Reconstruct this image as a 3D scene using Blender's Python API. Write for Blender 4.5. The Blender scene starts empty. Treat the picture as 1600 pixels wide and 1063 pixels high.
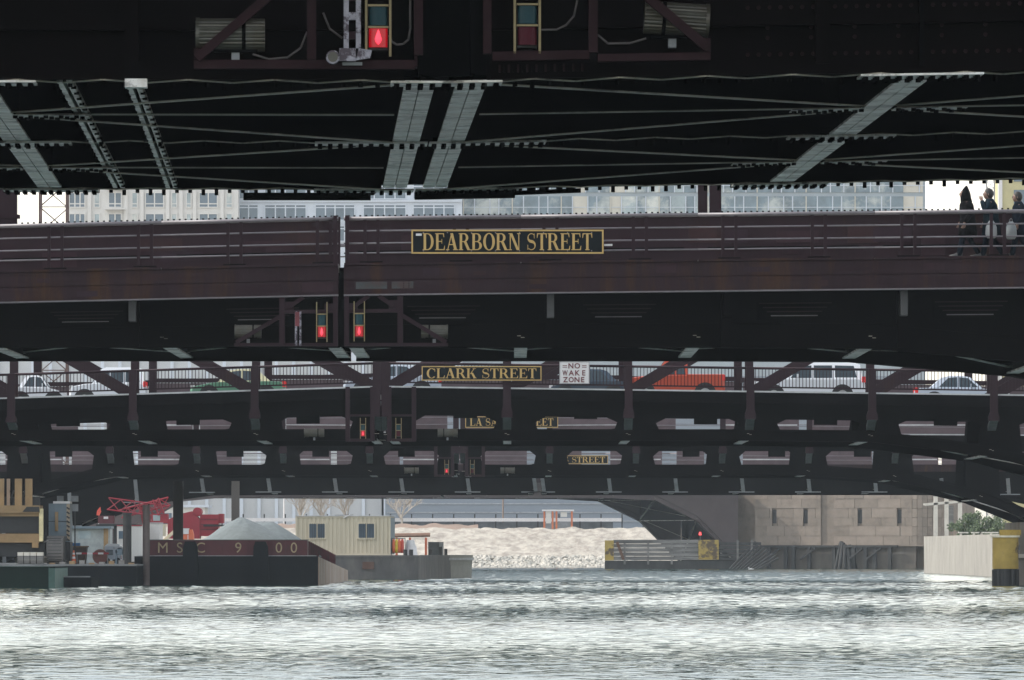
import bpy, math, random
from mathutils import Vector, Matrix, noise as mnoise
R = math.radians
rnd = random.Random(7)
SC = bpy.context.scene
COL = SC.collection

# ---------------------------------------------------------------- camera, sky, sun, exposure
HAZE = 0.00007         # haze density per metre
F = 12500.0            # focal length in photo pixels (long telephoto)
HC = 2.0               # camera height above the water
HY = 860.0             # horizon row
cam = bpy.data.cameras.new('camera')
cam.sensor_width = 36.0
cam.lens = F * 36.0 / 1600.0
cam.shift_y = (HY - 531.5) / 1600.0
cam.clip_start = 1.0
cam.clip_end = 9000.0
camo = bpy.data.objects.new('camera', cam)
COL.objects.link(camo)
camo.location = (0, 0, HC)
camo.rotation_euler = (R(90), 0, 0)
SC.camera = camo

SUN_EL, SUN_AZ = R(46), R(-86)      # azimuth from +Y (view direction), negative = left
w = bpy.data.worlds.new('World'); SC.world = w; w.use_nodes = True
wn = w.node_tree
bg = wn.nodes['Background']
sky = wn.nodes.new('ShaderNodeTexSky')
sky.sky_type = 'NISHITA'; sky.sun_disc = False
sky.sun_elevation = SUN_EL; sky.sun_rotation = SUN_AZ
sky.air_density = 1.5; sky.dust_density = 1.0; sky.ozone_density = 0.0
hs = wn.nodes.new('ShaderNodeHueSaturation'); hs.inputs['Saturation'].default_value = 0.35   # thin white overcast veil
wn.links.new(sky.outputs[0], hs.inputs['Color']); wn.links.new(hs.outputs[0], bg.inputs[0])
bg.inputs[1].default_value = 0.15
sl = bpy.data.lights.new('sun', 'SUN'); sl.energy = 2.0; sl.angle = R(0.5); sl.color = (1, 0.95, 0.87)
so = bpy.data.objects.new('sun', sl); COL.objects.link(so)
sd = Vector((math.sin(SUN_AZ) * math.cos(SUN_EL), math.cos(SUN_AZ) * math.cos(SUN_EL), math.sin(SUN_EL)))
so.rotation_euler = sd.to_track_quat('Z', 'Y').to_euler()
so.location = (-40, 100, 80)
SC.view_settings.view_transform = 'Standard'
SC.view_settings.look = 'None'
SC.view_settings.exposure = 1.05
SC.view_settings.gamma = 1.0
SC.view_settings.use_curve_mapping = False
SC.render.engine = 'CYCLES'
SC.cycles.use_denoising = True
SC.cycles.max_bounces = 6
SC.cycles.diffuse_bounces = 3
SC.cycles.glossy_bounces = 3
SC.cycles.volume_bounces = 0
SC.cycles.sample_clamp_indirect = 6.0

def px(x, d): return (x - 800.0) * d / F
def pz(y, d): return HC + (HY - y) * d / F

# ---------------------------------------------------------------- materials
MATS = {}
def mat(name, col, rough=0.6, var=0.25, scale=2.0, metal=0.0, col2=None, stretch=(1, 1, 1), bump=0.0, spec=0.5, emit=None, es=0.0, thr=(0.45, 0.62), bscale=None):
    if name in MATS: return MATS[name]
    m = bpy.data.materials.new(name); m.use_nodes = True
    nt = m.node_tree; b = nt.nodes['Principled BSDF']
    b.inputs['Roughness'].default_value = rough
    b.inputs['Metallic'].default_value = metal
    b.inputs['Specular IOR Level'].default_value = spec
    tc = nt.nodes.new('ShaderNodeTexCoord'); mp = nt.nodes.new('ShaderNodeMapping')
    mp.inputs['Scale'].default_value = stretch
    nt.links.new(tc.outputs['Object'], mp.inputs[0])
    n = nt.nodes.new('ShaderNodeTexNoise'); n.inputs['Scale'].default_value = scale; n.inputs['Detail'].default_value = 6; n.inputs['Roughness'].default_value = 0.65
    nt.links.new(mp.outputs[0], n.inputs['Vector'])
    cr = nt.nodes.new('ShaderNodeValToRGB')
    nt.links.new(n.outputs[0], cr.inputs[0])
    lo = tuple(c * (1 - var) for c in col) + (1,)
    hi = tuple(min(1, c * (1 + var)) for c in col) + (1,)
    cr.color_ramp.elements[0].position = 0.3; cr.color_ramp.elements[0].color = lo
    cr.color_ramp.elements[1].position = 0.7; cr.color_ramp.elements[1].color = hi
    out = cr.outputs[0]
    if col2:
        n2 = nt.nodes.new('ShaderNodeTexNoise'); n2.inputs['Scale'].default_value = scale * 0.6; n2.inputs['Detail'].default_value = 8; n2.inputs['Roughness'].default_value = 0.7
        mp2 = nt.nodes.new('ShaderNodeMapping'); mp2.inputs['Location'].default_value = (13, 7, 3); mp2.inputs['Scale'].default_value = stretch
        nt.links.new(tc.outputs['Object'], mp2.inputs[0]); nt.links.new(mp2.outputs[0], n2.inputs['Vector'])
        c2 = nt.nodes.new('ShaderNodeValToRGB'); c2.color_ramp.elements[0].position = thr[0]; c2.color_ramp.elements[1].position = thr[1]
        nt.links.new(n2.outputs[0], c2.inputs[0])
        mx = nt.nodes.new('ShaderNodeMix'); mx.data_type = 'RGBA'
        nt.links.new(c2.outputs[0], mx.inputs[0]); nt.links.new(out, mx.inputs[6]); mx.inputs[7].default_value = tuple(col2) + (1,)
        out = mx.outputs[2]
    nt.links.new(out, b.inputs['Base Color'])
    if bump:
        bp = nt.nodes.new('ShaderNodeBump'); bp.inputs['Strength'].default_value = bump; bp.inputs['Distance'].default_value = 0.05
        src = n
        if bscale:
            src = nt.nodes.new('ShaderNodeTexNoise'); src.inputs['Scale'].default_value = bscale; src.inputs['Detail'].default_value = 5
            nt.links.new(tc.outputs['Object'], src.inputs['Vector'])
        nt.links.new(src.outputs[0], bp.inputs['Height']); nt.links.new(bp.outputs[0], b.inputs['Normal'])
    if emit:
        b.inputs['Emission Color'].default_value = tuple(emit) + (1,); b.inputs['Emission Strength'].default_value = es
    MATS[name] = m
    return m

MAROON = mat('maroon_paint', (0.024, 0.0125, 0.0165), 0.55, 0.18, 1.2, col2=(0.038, 0.019, 0.014), thr=(0.58, 0.72), stretch=(1, 1, 0.35), spec=.1)
MAROON_D = mat('shade_maroon_paint', (0.0032, 0.0026, 0.0029), 0.75, 0.35, 1.2, spec=0.02)  # darker copy of the maroon; shade on the girders put into the colour
SHADEM = mat('shade_darkened_maroon', (0.0030, 0.0019, 0.0021), 0.75, 0.35, 1.2, spec=0.02)  # same maroon taken darker to paint in the blocked sky on the nearest bridge
FRAMEM = mat('equipment_frame_maroon', (0.023, 0.0115, 0.0135), 0.65, 0.25, 3.0, spec=.06)
RUSTY = mat('rusty_maroon_fascia', (0.0245, 0.0130, 0.0165), 0.55, 0.2, 1.6, col2=(0.050, 0.024, 0.014), thr=(0.50, 0.66), stretch=(1.3, 1, 0.25), spec=.1)
BLACKST = mat('shade_black_steel', (0.0035, 0.0035, 0.004), 0.9, 0.4, 1.0, spec=0.0)  # albedo kept near black to paint in the dark under the decks
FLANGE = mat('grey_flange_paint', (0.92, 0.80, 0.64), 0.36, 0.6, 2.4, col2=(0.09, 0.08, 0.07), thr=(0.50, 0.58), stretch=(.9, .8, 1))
FLANGE_D = mat('dull_lateral_paint', (0.42, 0.38, 0.31), 0.45, 0.3, 2.0, col2=(0.05, 0.05, 0.045), thr=(0.5, 0.7))
GREYPOST = mat('pale_grey_bracket', (0.19, 0.20, 0.21), 0.6, 0.2, 3.0)
SILVER = mat('rail_top_grey', (0.13, 0.115, 0.125), 0.4, 0.2, 5.0)
LEDGE = mat('pale_ledge', (0.42, 0.42, 0.43), 0.6, 0.25, 2.0, col2=(0.15, 0.14, 0.14), thr=(0.6, 0.75))
GOLD = mat('gold_leaf_paint', (0.46, 0.30, 0.10), 0.5, 0.12, 4.0)
SIGNBK = mat('dark_green_black_sign', (0.004, 0.0065, 0.0085), 0.5, 0.2, 3.0, spec=.12)
SIGNWH = mat('white_sign', (0.62, 0.60, 0.60), 0.5, 0.08, 2.0)
SIGNRD = mat('oxblood_lettering', (0.12, 0.014, 0.022), 0.5, 0.15, 3.0)
YRAIL = mat('yellowed_rail', (0.22, 0.17, 0.08), 0.5, 0.25, 6.0)
LENSG = mat('dark_green_lens', (0.006, 0.036, 0.046), 0.4, 0.1, 8.0, spec=.2)
LENSR = mat('dark_red_lens', (0.055, 0.004, 0.012), 0.45, 0.1, 8.0, spec=.15)
LENSON = mat('lit_red_lens', (0.16, 0.002, 0.006), 0.35, 0.1, 8.0, emit=(1.0, 0.004, 0.02), es=.13)
BULB = mat('red_hot_bulb', (0.3, 0.02, 0.02), 0.3, 0.05, 8.0, emit=(1.0, 0.05, 0.09), es=.8)
TANK = mat('dull_galvanised', (0.07, 0.067, 0.055), 0.38, 0.25, 5.0, metal=0.3, col2=(0.06, 0.05, 0.035))
PEEL = mat('peeling_silver_violet', (0.25, 0.24, 0.28), 0.45, 0.3, 14.0, col2=(0.04, 0.025, 0.04), thr=(0.48, 0.56))
CABLE = mat('cable_grey', (0.07, 0.06, 0.06), 0.5, 0.2, 4.0)
CONC = mat('concrete', (0.27, 0.24, 0.21), 0.85, 0.25, 0.5, col2=(0.16, 0.13, 0.105), thr=(0.48, 0.70), stretch=(1, 1, 0.22), bump=0.2)
ASPH = mat('asphalt', (0.05, 0.05, 0.052), 0.9, 0.2, 3.0)
SIDEWALK = mat('sidewalk', (0.25, 0.24, 0.23), 0.9, 0.15, 2.0)
GLASSD = mat('dark_car_glass', (0.02, 0.035, 0.045), 0.08, 0.1, 3.0)
TYRE = mat('tyre', (0.015, 0.015, 0.016), 0.8, 0.2, 9.0)
RIM = mat('wheel_rim', (0.35, 0.35, 0.36), 0.35, 0.1, 5.0, metal=0.6)
CARW = mat('white_car_paint', (0.72, 0.74, 0.78), 0.25, 0.03, 1.0)
CARS = mat('silver_car_paint', (0.45, 0.50, 0.58), 0.25, 0.04, 1.0)
CARB = mat('navy_car_paint', (0.03, 0.05, 0.075), 0.2, 0.1, 1.0)
CARG = mat('green_taxi_paint', (0.09, 0.24, 0.15), 0.3, 0.1, 1.0)
CARC = mat('cream_taxi_paint', (0.55, 0.52, 0.33), 0.3, 0.06, 1.0)
CARO = mat('orange_truck_paint', (0.48, 0.055, 0.018), 0.35, 0.08, 1.0)
TAIL = mat('tail_lamp', (0.5, 0.02, 0.02), 0.25, 0.1, 5.0, emit=(1, 0.03, 0.03), es=0.08)
BLACKP = mat('black_rubber', (0.012, 0.012, 0.013), 0.6, 0.2, 5.0)

# ---------------------------------------------------------------- mesh builder
class MB:
    def __init__(s, warp=None): s.v = []; s.f = []; s.warp = warp
    def add(s, vs, fs):
        o = len(s.v); s.v += [tuple(p) for p in vs]; s.f += [tuple(i + o for i in f) for f in fs]; return s
    def box(s, x0, x1, y0, y1, z0, z1):
        return s.add([(x0,y0,z0),(x1,y0,z0),(x1,y1,z0),(x0,y1,z0),(x0,y0,z1),(x1,y0,z1),(x1,y1,z1),(x0,y1,z1)],
                     [(0,3,2,1),(4,5,6,7),(0,1,5,4),(1,2,6,5),(2,3,7,6),(3,0,4,7)])
    def beam(s, p, q, wd, ht, up=(0, 0, 1)):
        p = Vector(p); q = Vector(q); d = (q - p).normalized(); u = Vector(up)
        if abs(d.dot(u)) > 0.98: u = Vector((0, 1, 0))
        a = d.cross(u).normalized(); b = a.cross(d).normalized()
        a = a * wd / 2; b = b * ht / 2
        vs = [p-a-b, p+a-b, p+a+b, p-a+b, q-a-b, q+a-b, q+a+b, q-a+b]
        return s.add(vs, [(3,2,1,0),(4,5,6,7),(0,1,5,4),(1,2,6,5),(2,3,7,6),(3,0,4,7)])
    def cyl(s, p, q, r, n=10, r2=None, cap=True):
        p = Vector(p); q = Vector(q); d = (q - p).normalized()
        u = Vector((0, 0, 1)) if abs(d.z) < 0.9 else Vector((1, 0, 0))
        a = d.cross(u).normalized(); b = a.cross(d)
        r2 = r if r2 is None else r2; vs = []
        for c, rr in ((p, r), (q, r2)):
            for i in range(n):
                t = 2 * math.pi * i / n
                vs.append(c + (a * math.cos(t) + b * math.sin(t)) * rr)
        fs = [(i, (i+1) % n, n + (i+1) % n, n + i) for i in range(n)]
        if cap: fs += [tuple(reversed(range(n))), tuple(range(n, 2*n))]
        return s.add(vs, fs)
    def tube(s, pts, r, n=6):
        for a, b in zip(pts[:-1], pts[1:]): s.cyl(a, b, r, n)
        return s
    def prism(s, poly, y0, y1):            # polygon in XZ, extruded along Y
        n = len(poly)
        vs = [(x, y0, z) for x, z in poly] + [(x, y1, z) for x, z in poly]
        return s.add(vs, [tuple(range(n)), tuple(reversed(range(n, 2*n)))] + [(i, n+i, n+(i+1) % n, (i+1) % n) for i in range(n)])
    def prismx(s, poly, x0, x1):           # polygon in YZ, extruded along X
        n = len(poly)
        vs = [(x0, y, z) for y, z in poly] + [(x1, y, z) for y, z in poly]
        return s.add(vs, [tuple(reversed(range(n))), tuple(range(n, 2*n))] + [((i+1) % n, n+(i+1) % n, n+i, i) for i in range(n)])
    def ring(s, outer, inner, y0, y1):     # plate with a hole, equal point counts, XZ plane
        n = len(outer); vs = []
        for y in (y0, y1):
            vs += [(x, y, z) for x, z in outer] + [(x, y, z) for x, z in inner]
        fs = []
        for i in range(n):
            j = (i + 1) % n
            fs += [(i, j, n+j, n+i), (2*n+i, 3*n+i, 3*n+j, 2*n+j), (i, 2*n+i, 2*n+j, j), (n+i, n+j, 3*n+j, 3*n+i)]
        return s.add(vs, fs)
    def loft(s, rings, close=True, cap=True):
        n = len(rings[0]); vs = [p for r in rings for p in r]; fs = []
        for k in range(len(rings) - 1):
            for i in range(n if close else n - 1):
                j = (i + 1) % n
                fs.append((k*n+i, k*n+j, (k+1)*n+j, (k+1)*n+i))
        if cap: fs += [tuple(reversed(range(n))), tuple(range((len(rings)-1)*n, len(rings)*n))]
        return s.add(vs, fs)
    def mesh(s, name):
        me = bpy.data.meshes.new(name)
        v = [s.warp(*p) for p in s.v] if s.warp else s.v
        me.from_pydata([tuple(p) for p in v], [], s.f); me.update()
        return me
    def build(s, name, m, parent=None, smooth=False, kind=None, loc=None):
        me = s.mesh(name); me.materials.append(m)
        if smooth:
            for p in me.polygons: p.use_smooth = True
        o = bpy.data.objects.new(name, me); COL.objects.link(o)
        if parent is not None: o.parent = parent
        if loc: o.location = loc
        if kind: o['kind'] = kind
        return o

def thing(name, label, cat, loc=(0, 0, 0), rz=0.0, group=None):
    o = bpy.data.objects.new(name, None); COL.objects.link(o)
    o.location = loc; o.rotation_euler = (0, 0, rz); o['label'] = label; o['category'] = cat
    if group: o['group'] = group
    return o
def tag(o, label, cat, group=None):
    o['label'] = label; o['category'] = cat
    if group: o['group'] = group
    return o
def inst(me, name, parent, loc=(0, 0, 0), rot=(0, 0, 0)):
    o = bpy.data.objects.new(name, me); COL.objects.link(o); o.parent = parent; o.location = loc; o.rotation_euler = rot
    return o

# ---------------------------------------------------------------- lettering
def arcring(cx, cz, rx, rz, tx, tz, a0, a1, n=14):
    out = []
    for i in range(n):
        t0 = a0 + (a1 - a0) * i / n; t1 = a0 + (a1 - a0) * (i + 1) / n
        o = lambda t: (cx + rx * math.cos(t), cz + rz * math.sin(t))
        q = lambda t: (cx + (rx - tx) * math.cos(t), cz + (rz - tz) * math.sin(t))
        out.append([o(t0), o(t1), q(t1), q(t0)])
    return out
def rect(x0, x1, z0, z1): return [(x0, z0), (x1, z0), (x1, z1), (x0, z1)]
def serif_glyph(c):
    T, H, S = 0.17, 0.055, 0.07          # stem, hairline, serif reach
    P = []
    def stem(x, z0=0, z1=1, bot=True, top=True):
        P.append(rect(x, x + T, z0, z1))
        if bot: P.append(rect(x - S, x + T + S, z0, z0 + 0.045))
        if top: P.append(rect(x - S, x + T + S, z1 - 0.045, z1))
    def diag(xa, za, xb, zb, wd): P.append([(xa, za), (xa + wd, za), (xb + wd, zb), (xb, zb)])
    if c == 'D':
        stem(0.08); P.extend(arcring(0.36, 0.5, 0.42, 0.5, 0.18, H, -math.pi/2, math.pi/2)); P.append(rect(0.25, 0.37, 0, H)); P.append(rect(0.25, 0.37, 1-H, 1)); W = 0.84
    elif c == 'E':
        stem(0.08); P.append(rect(0.25, 0.66, 0, H)); P.append(rect(0.25, 0.62, 1-H, 1)); P.append(rect(0.25, 0.5, 0.49, 0.49+H))
        P.append([(0.58, 0), (0.68, 0), (0.70, 0.26), (0.665, 0.26)]); P.append([(0.54, 1), (0.63, 1), (0.645, 0.76), (0.61, 0.76)]); P.append(rect(0.465, 0.5, 0.38, 0.66)); W = 0.74
    elif c == 'L':
        stem(0.08); P.append(rect(0.25, 0.66, 0, H)); P.append([(0.57, 0), (0.67, 0), (0.70, 0.30), (0.665, 0.30)]); W = 0.72
    elif c == 'T':
        stem(0.27, top=False); P.append(rect(0.02, 0.69, 1-H, 1)); P.append([(0.02, 1), (0.11, 1), (0.045, 0.72), (0.01, 0.72)]); P.append([(0.60, 1), (0.69, 1), (0.70, 0.72), (0.665, 0.72)]); W = 0.72
    elif c == 'A':
        diag(0.58, 0, 0.30, 1, 0.19); diag(0.09, 0, 0.36, 0.98, 0.06); P.append(rect(0.2, 0.62, 0.30, 0.30+H)); P.append(rect(0.0, 0.24, 0, 0.045)); P.append(rect(0.5, 0.85, 0, 0.045)); W = 0.85
    elif c in 'RB':
        stem(0.08)
        P.extend(arcring(0.38, 0.74, 0.30, 0.26, 0.17, H, -math.pi/2, math.pi/2)); P.append(rect(0.25, 0.39, 1-H, 1)); P.append(rect(0.25, 0.39, 0.48, 0.48+H))
        if c == 'R': diag(0.62, 0, 0.36, 0.5, 0.19); P.append(rect(0.60, 0.88, 0, 0.045)); W = 0.86
        else: P.extend(arcring(0.40, 0.265, 0.34, 0.265, 0.18, H, -math.pi/2, math.pi/2)); P.append(rect(0.25, 0.41, 0, H)); W = 0.78
    elif c == 'O': P.extend(arcring(0.43, 0.5, 0.41, 0.52, 0.18, H, 0, 2*math.pi, 26)); W = 0.87
    elif c == 'C':
        P.extend(arcring(0.43, 0.5, 0.41, 0.52, 0.18, H, R(48), R(318), 22)); P.append([(0.66, 0.98), (0.72, 0.98), (0.72, 0.68), (0.68, 0.68)]); W = 0.80
    elif c == 'N':
        P.append(rect(0.09, 0.15, 0, 1)); P.append(rect(0.69, 0.75, 0, 1)); diag(0.57, 0, 0.08, 1, 0.18); P.append(rect(0.0, 0.24, 0, 0.045)); P.append(rect(0.60, 0.84, 0.955, 1)); P.append(rect(0.0, 0.2, 0.955, 1)); W = 0.84
    elif c == 'K':
        stem(0.08); diag(0.28, 0.42, 0.62, 0.98, 0.06); diag(0.62, 0, 0.36, 0.56, 0.19); P.append(rect(0.56, 0.86, 0, 0.045)); P.append(rect(0.52, 0.80, 0.955, 1)); W = 0.86
    elif c == 'W':
        diag(0.26, 0, 0.04, 1, 0.17); diag(0.32, 0, 0.50, 1, 0.06); diag(0.66, 0, 0.46, 1, 0.17); diag(0.74, 0, 0.92, 1, 0.06); P.append(rect(0.0, 0.28, 0.955, 1)); P.append(rect(0.82, 1.06, 0.955, 1)); P.append(rect(0.42, 0.66, 0.955, 1)); W = 1.08
    elif c == 'S':
        pts = []
        for i in range(25):
            t = i / 24.0
            if t < 0.5: a = R(40) + (R(270) - R(40)) * (t / 0.5); x = 0.34 + 0.24 * math.cos(a); z = 0.745 + 0.235 * math.sin(a)
            else: a = R(90) - (R(90) + R(140)) * ((t - 0.5) / 0.5); x = 0.34 + 0.26 * math.cos(a); z = 0.265 + 0.245 * math.sin(a)
            pts.append((x, z, 0.045 + 0.13 * math.exp(-((t - 0.5) / 0.17) ** 2)))
        for (x0, z0, w0), (x1, z1, w1) in zip(pts[:-1], pts[1:]):
            dx, dz = x1 - x0, z1 - z0; l = math.hypot(dx, dz) or 1; nx, nz = -dz / l, dx / l
            P.append([(x0 - nx*w0/2, z0 - nz*w0/2), (x1 - nx*w1/2, z1 - nz*w1/2), (x1 + nx*w1/2, z1 + nz*w1/2), (x0 + nx*w0/2, z0 + nz*w0/2)])
        P.append([(0.50, 0.98), (0.555, 0.98), (0.555, 0.69), (0.52, 0.69)]); P.append([(0.07, 0.02), (0.12, 0.02), (0.105, 0.32), (0.07, 0.32)]); W = 0.68
    else: W = 0.36
    return P, W
def ccw(p):
    a = sum(p[i][0] * p[(i+1) % len(p)][1] - p[(i+1) % len(p)][0] * p[i][1] for i in range(len(p)))
    return p if a > 0 else p[::-1]
def serif_word(text, width, height, x0, z0, parent, m, ly, name='letter'):
    tot = sum(serif_glyph(c)[1] + 0.03 for c in text) - 0.03
    sx = width / tot; x = x0
    for c in text:
        P, W = serif_glyph(c)
        if P:
            b = MB()
            for k, p in enumerate(P):
                b.prism(ccw([(x + a * sx, z0 + z * height) for a, z in p]), ly - 0.012 - 0.0012 * (k % 7), ly + 0.004)
            b.build(name, m, parent)
        x += (W + 0.03) * sx
def sans_word(text, x0, x1, z0, height, parent, m, ly, name='letter', offset=0.0):
    # each letter is a mesh of its own, fitted to the given run
    cs = [c for c in text]
    n = len(cs); step = (x1 - x0) / n
    dg = None
    for i, c in enumerate(cs):
        if c == ' ': continue
        cu = bpy.data.curves.new('letter', 'FONT'); cu.body = c; cu.extrude = 0.01; cu.offset = offset
        o = bpy.data.objects.new('letter', cu)
        me = bpy.data.meshes.new_from_object(o)
        bpy.data.objects.remove(o)
        xs = [v.co.x for v in me.vertices]; ys = [v.co.y for v in me.vertices]; zs = [v.co.z for v in me.vertices]
        gw = max(xs) - min(xs); gh = max(ys) - min(ys)
        s = height / gh; sxx = min(s, step * 0.86 / gw)
        cxx = x0 + step * (i + 0.5)
        for v in me.vertices:
            X = cxx + (v.co.x - (max(xs) + min(xs)) / 2) * sxx; Z = z0 + (v.co.y - min(ys)) * s; Y = ly - 0.008 - v.co.z
            v.co = (X, Y, Z)
        me.materials.clear(); me.materials.append(m)
        ob = bpy.data.objects.new(name, me); COL.objects.link(ob); ob.parent = parent

# ================================================================ the setting
def structure(o): o['kind'] = 'structure'; return o
def water_mat():
    m = bpy.data.materials.new('river_water'); m.use_nodes = True
    nt = m.node_tree; b = nt.nodes['Principled BSDF']
    b.inputs['Base Color'].default_value = (0.016, 0.042, 0.038, 1)
    b.inputs['Roughness'].default_value = 0.06
    b.inputs['IOR'].default_value = 1.333
    tc = nt.nodes.new('ShaderNodeTexCoord')
    def nz(scale, sc, det):
        mp = nt.nodes.new('ShaderNodeMapping'); mp.inputs['Scale'].default_value = sc
        mp.inputs['Rotation'].default_value = (0, 0, R(8))
        nt.links.new(tc.outputs['Object'], mp.inputs[0])
        n = nt.nodes.new('ShaderNodeTexNoise'); n.inputs['Scale'].default_value = scale; n.inputs['Detail'].default_value = det; n.inputs['Roughness'].default_value = 0.6
        nt.links.new(mp.outputs[0], n.inputs['Vector']); return n
    a = nz(5.0, (.8, 1, 1), 4); c = nz(1.1, (0.6, 1.0, 1), 3)
    ad = nt.nodes.new('ShaderNodeMath'); ad.operation = 'MULTIPLY_ADD'; ad.inputs[1].default_value = 3.0
    nt.links.new(c.outputs[0], ad.inputs[0]); nt.links.new(a.outputs[0], ad.inputs[2])
    bp = nt.nodes.new('ShaderNodeBump'); bp.inputs['Strength'].default_value = 1.0; bp.inputs['Distance'].default_value = 0.002
    nt.links.new(ad.outputs[0], bp.inputs['Height']); nt.links.new(bp.outputs[0], b.inputs['Normal'])
    return m
WATER = water_mat()
structure(MB().add([(-400, -300, -.22), (400, -300, -.22), (400, 1050, -.22), (-400, 1050, -.22)], [(0, 1, 2, 3)]).build('river', WATER))
DIRT = mat('brown_earth', (0.22, 0.16, 0.125), 0.95, 0.2, 0.35, col2=(0.24, 0.17, 0.13), bump=0.6, bscale=1.5)
SAND = mat('pale_rubble_slope', (0.38, 0.345, 0.295), 0.95, 0.22, 1.4, col2=(0.24, 0.21, 0.18), bump=0.7, bscale=1.2)
GRND = mat('dusty_ground', (0.26, 0.24, 0.21), 0.95, 0.2, 0.3)
# far ground sheet, reaching the horizon, and the two banks along the river
structure(MB().add([(-3000, 958, 4.6), (3000, 958, 4.6), (3000, 6000, 4.6), (-3000, 6000, 4.6)], [(0, 1, 2, 3)]).build('ground', GRND))
structure(MB().prism([(47.5, -1.0), (47.5, 2.35), (400, 2.35), (400, -1)], 700, 957).build('ground', GRND))
structure(MB().prism([(36, -1.0), (36, 3.2), (400, 3.2), (400, -1)], -300, 699).build('ground', GRND))
structure(MB().prism([(-400, -1.0), (-400, 1.5), (-31, 1.5), (-31, -1)], 575, 957).build('ground', GRND))
structure(MB().prism([(-400, -1.0), (-400, 3.2), (-36, 3.2), (-36, -1)], -300, 573).build('ground', GRND))
# embankment: lower rubble slope, upper brown bank
def slope_sheet(name, x0, x1, y0, z0, y1, z1, m, nx, ny, amp, seed):
    vs = []; fs = []
    for j in range(ny + 1):
        for i in range(nx + 1):
            u = i / nx; v = j / ny
            x = x0 + (x1 - x0) * u
            e = amp * mnoise.fractal(Vector((x * 0.5 + seed, v * 6.0, seed)), 1.0, 2.0, 5)
            vs.append((x, y0 + (y1 - y0) * v + e, z0 + (z1 - z0) * v + e * 0.8))
    for j in range(ny):
        for i in range(nx):
            a = j * (nx + 1) + i; fs.append((a, a + 1, a + nx + 2, a + nx + 1))
    b = MB().add(vs, fs); return structure(b.build(name, m))
slope_sheet('embankment', -62, 46, 928, -0.4, 941, 4.6, SAND, 300, 50, 0.34, 3.0)
slope_sheet('embankment', -62, -4, 938.5, 3.1, 946, 5.05, DIRT, 150, 14, 0.35, 9.0)
slope_sheet('embankment', -62, 46, 941, 4.2, 960, 4.62, GRND, 60, 4, 0.1, 5.0)
# rip-rap along the foot of the bank: too many and too small to count
ROCK = mat('pale_riprap', (0.44, 0.41, 0.36), 0.9, 0.25, 0.9, col2=(0.3, 0.29, 0.26))
rb = MB()
for k in range(1500):
    x = rnd.uniform(-9, 14); v = rnd.random() ** 1.3
    y = 927.6 + v * 3.9; z = -0.15 + v * 1.35 + rnd.uniform(-.05, .12); s = rnd.uniform(0.16, 0.46)
    ph = rnd.uniform(0, 6.28); ring = []
    for (zz, rr) in ((-0.5, 0.6), (0.0, 1.0), (0.5, 0.55)):
        ring.append([(x + s * rr * rnd.uniform(.75, 1.25) * math.cos(ph + t * math.pi / 2.5), y + s * rr * rnd.uniform(.75, 1.25) * math.sin(ph + t * math.pi / 2.5), z + s * zz * rnd.uniform(.7, 1.3)) for t in range(5)])
    rb.loft(ring)
o = rb.build('riprap', ROCK, kind='stuff'); o['label'] = 'pale broken stone piled along the foot of the far bank'; o['category'] = 'rocks'

# ================================================================ bridges
def mkwarp(sL, sR, zlo, zhi):
    def f(x, y, z):
        k = min(1.0, max(0.0, (z - zlo) / max(1e-6, zhi - zlo)))
        return (x, y, z + k * (sL if x < 0 else sR) * x)
    return f

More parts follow.
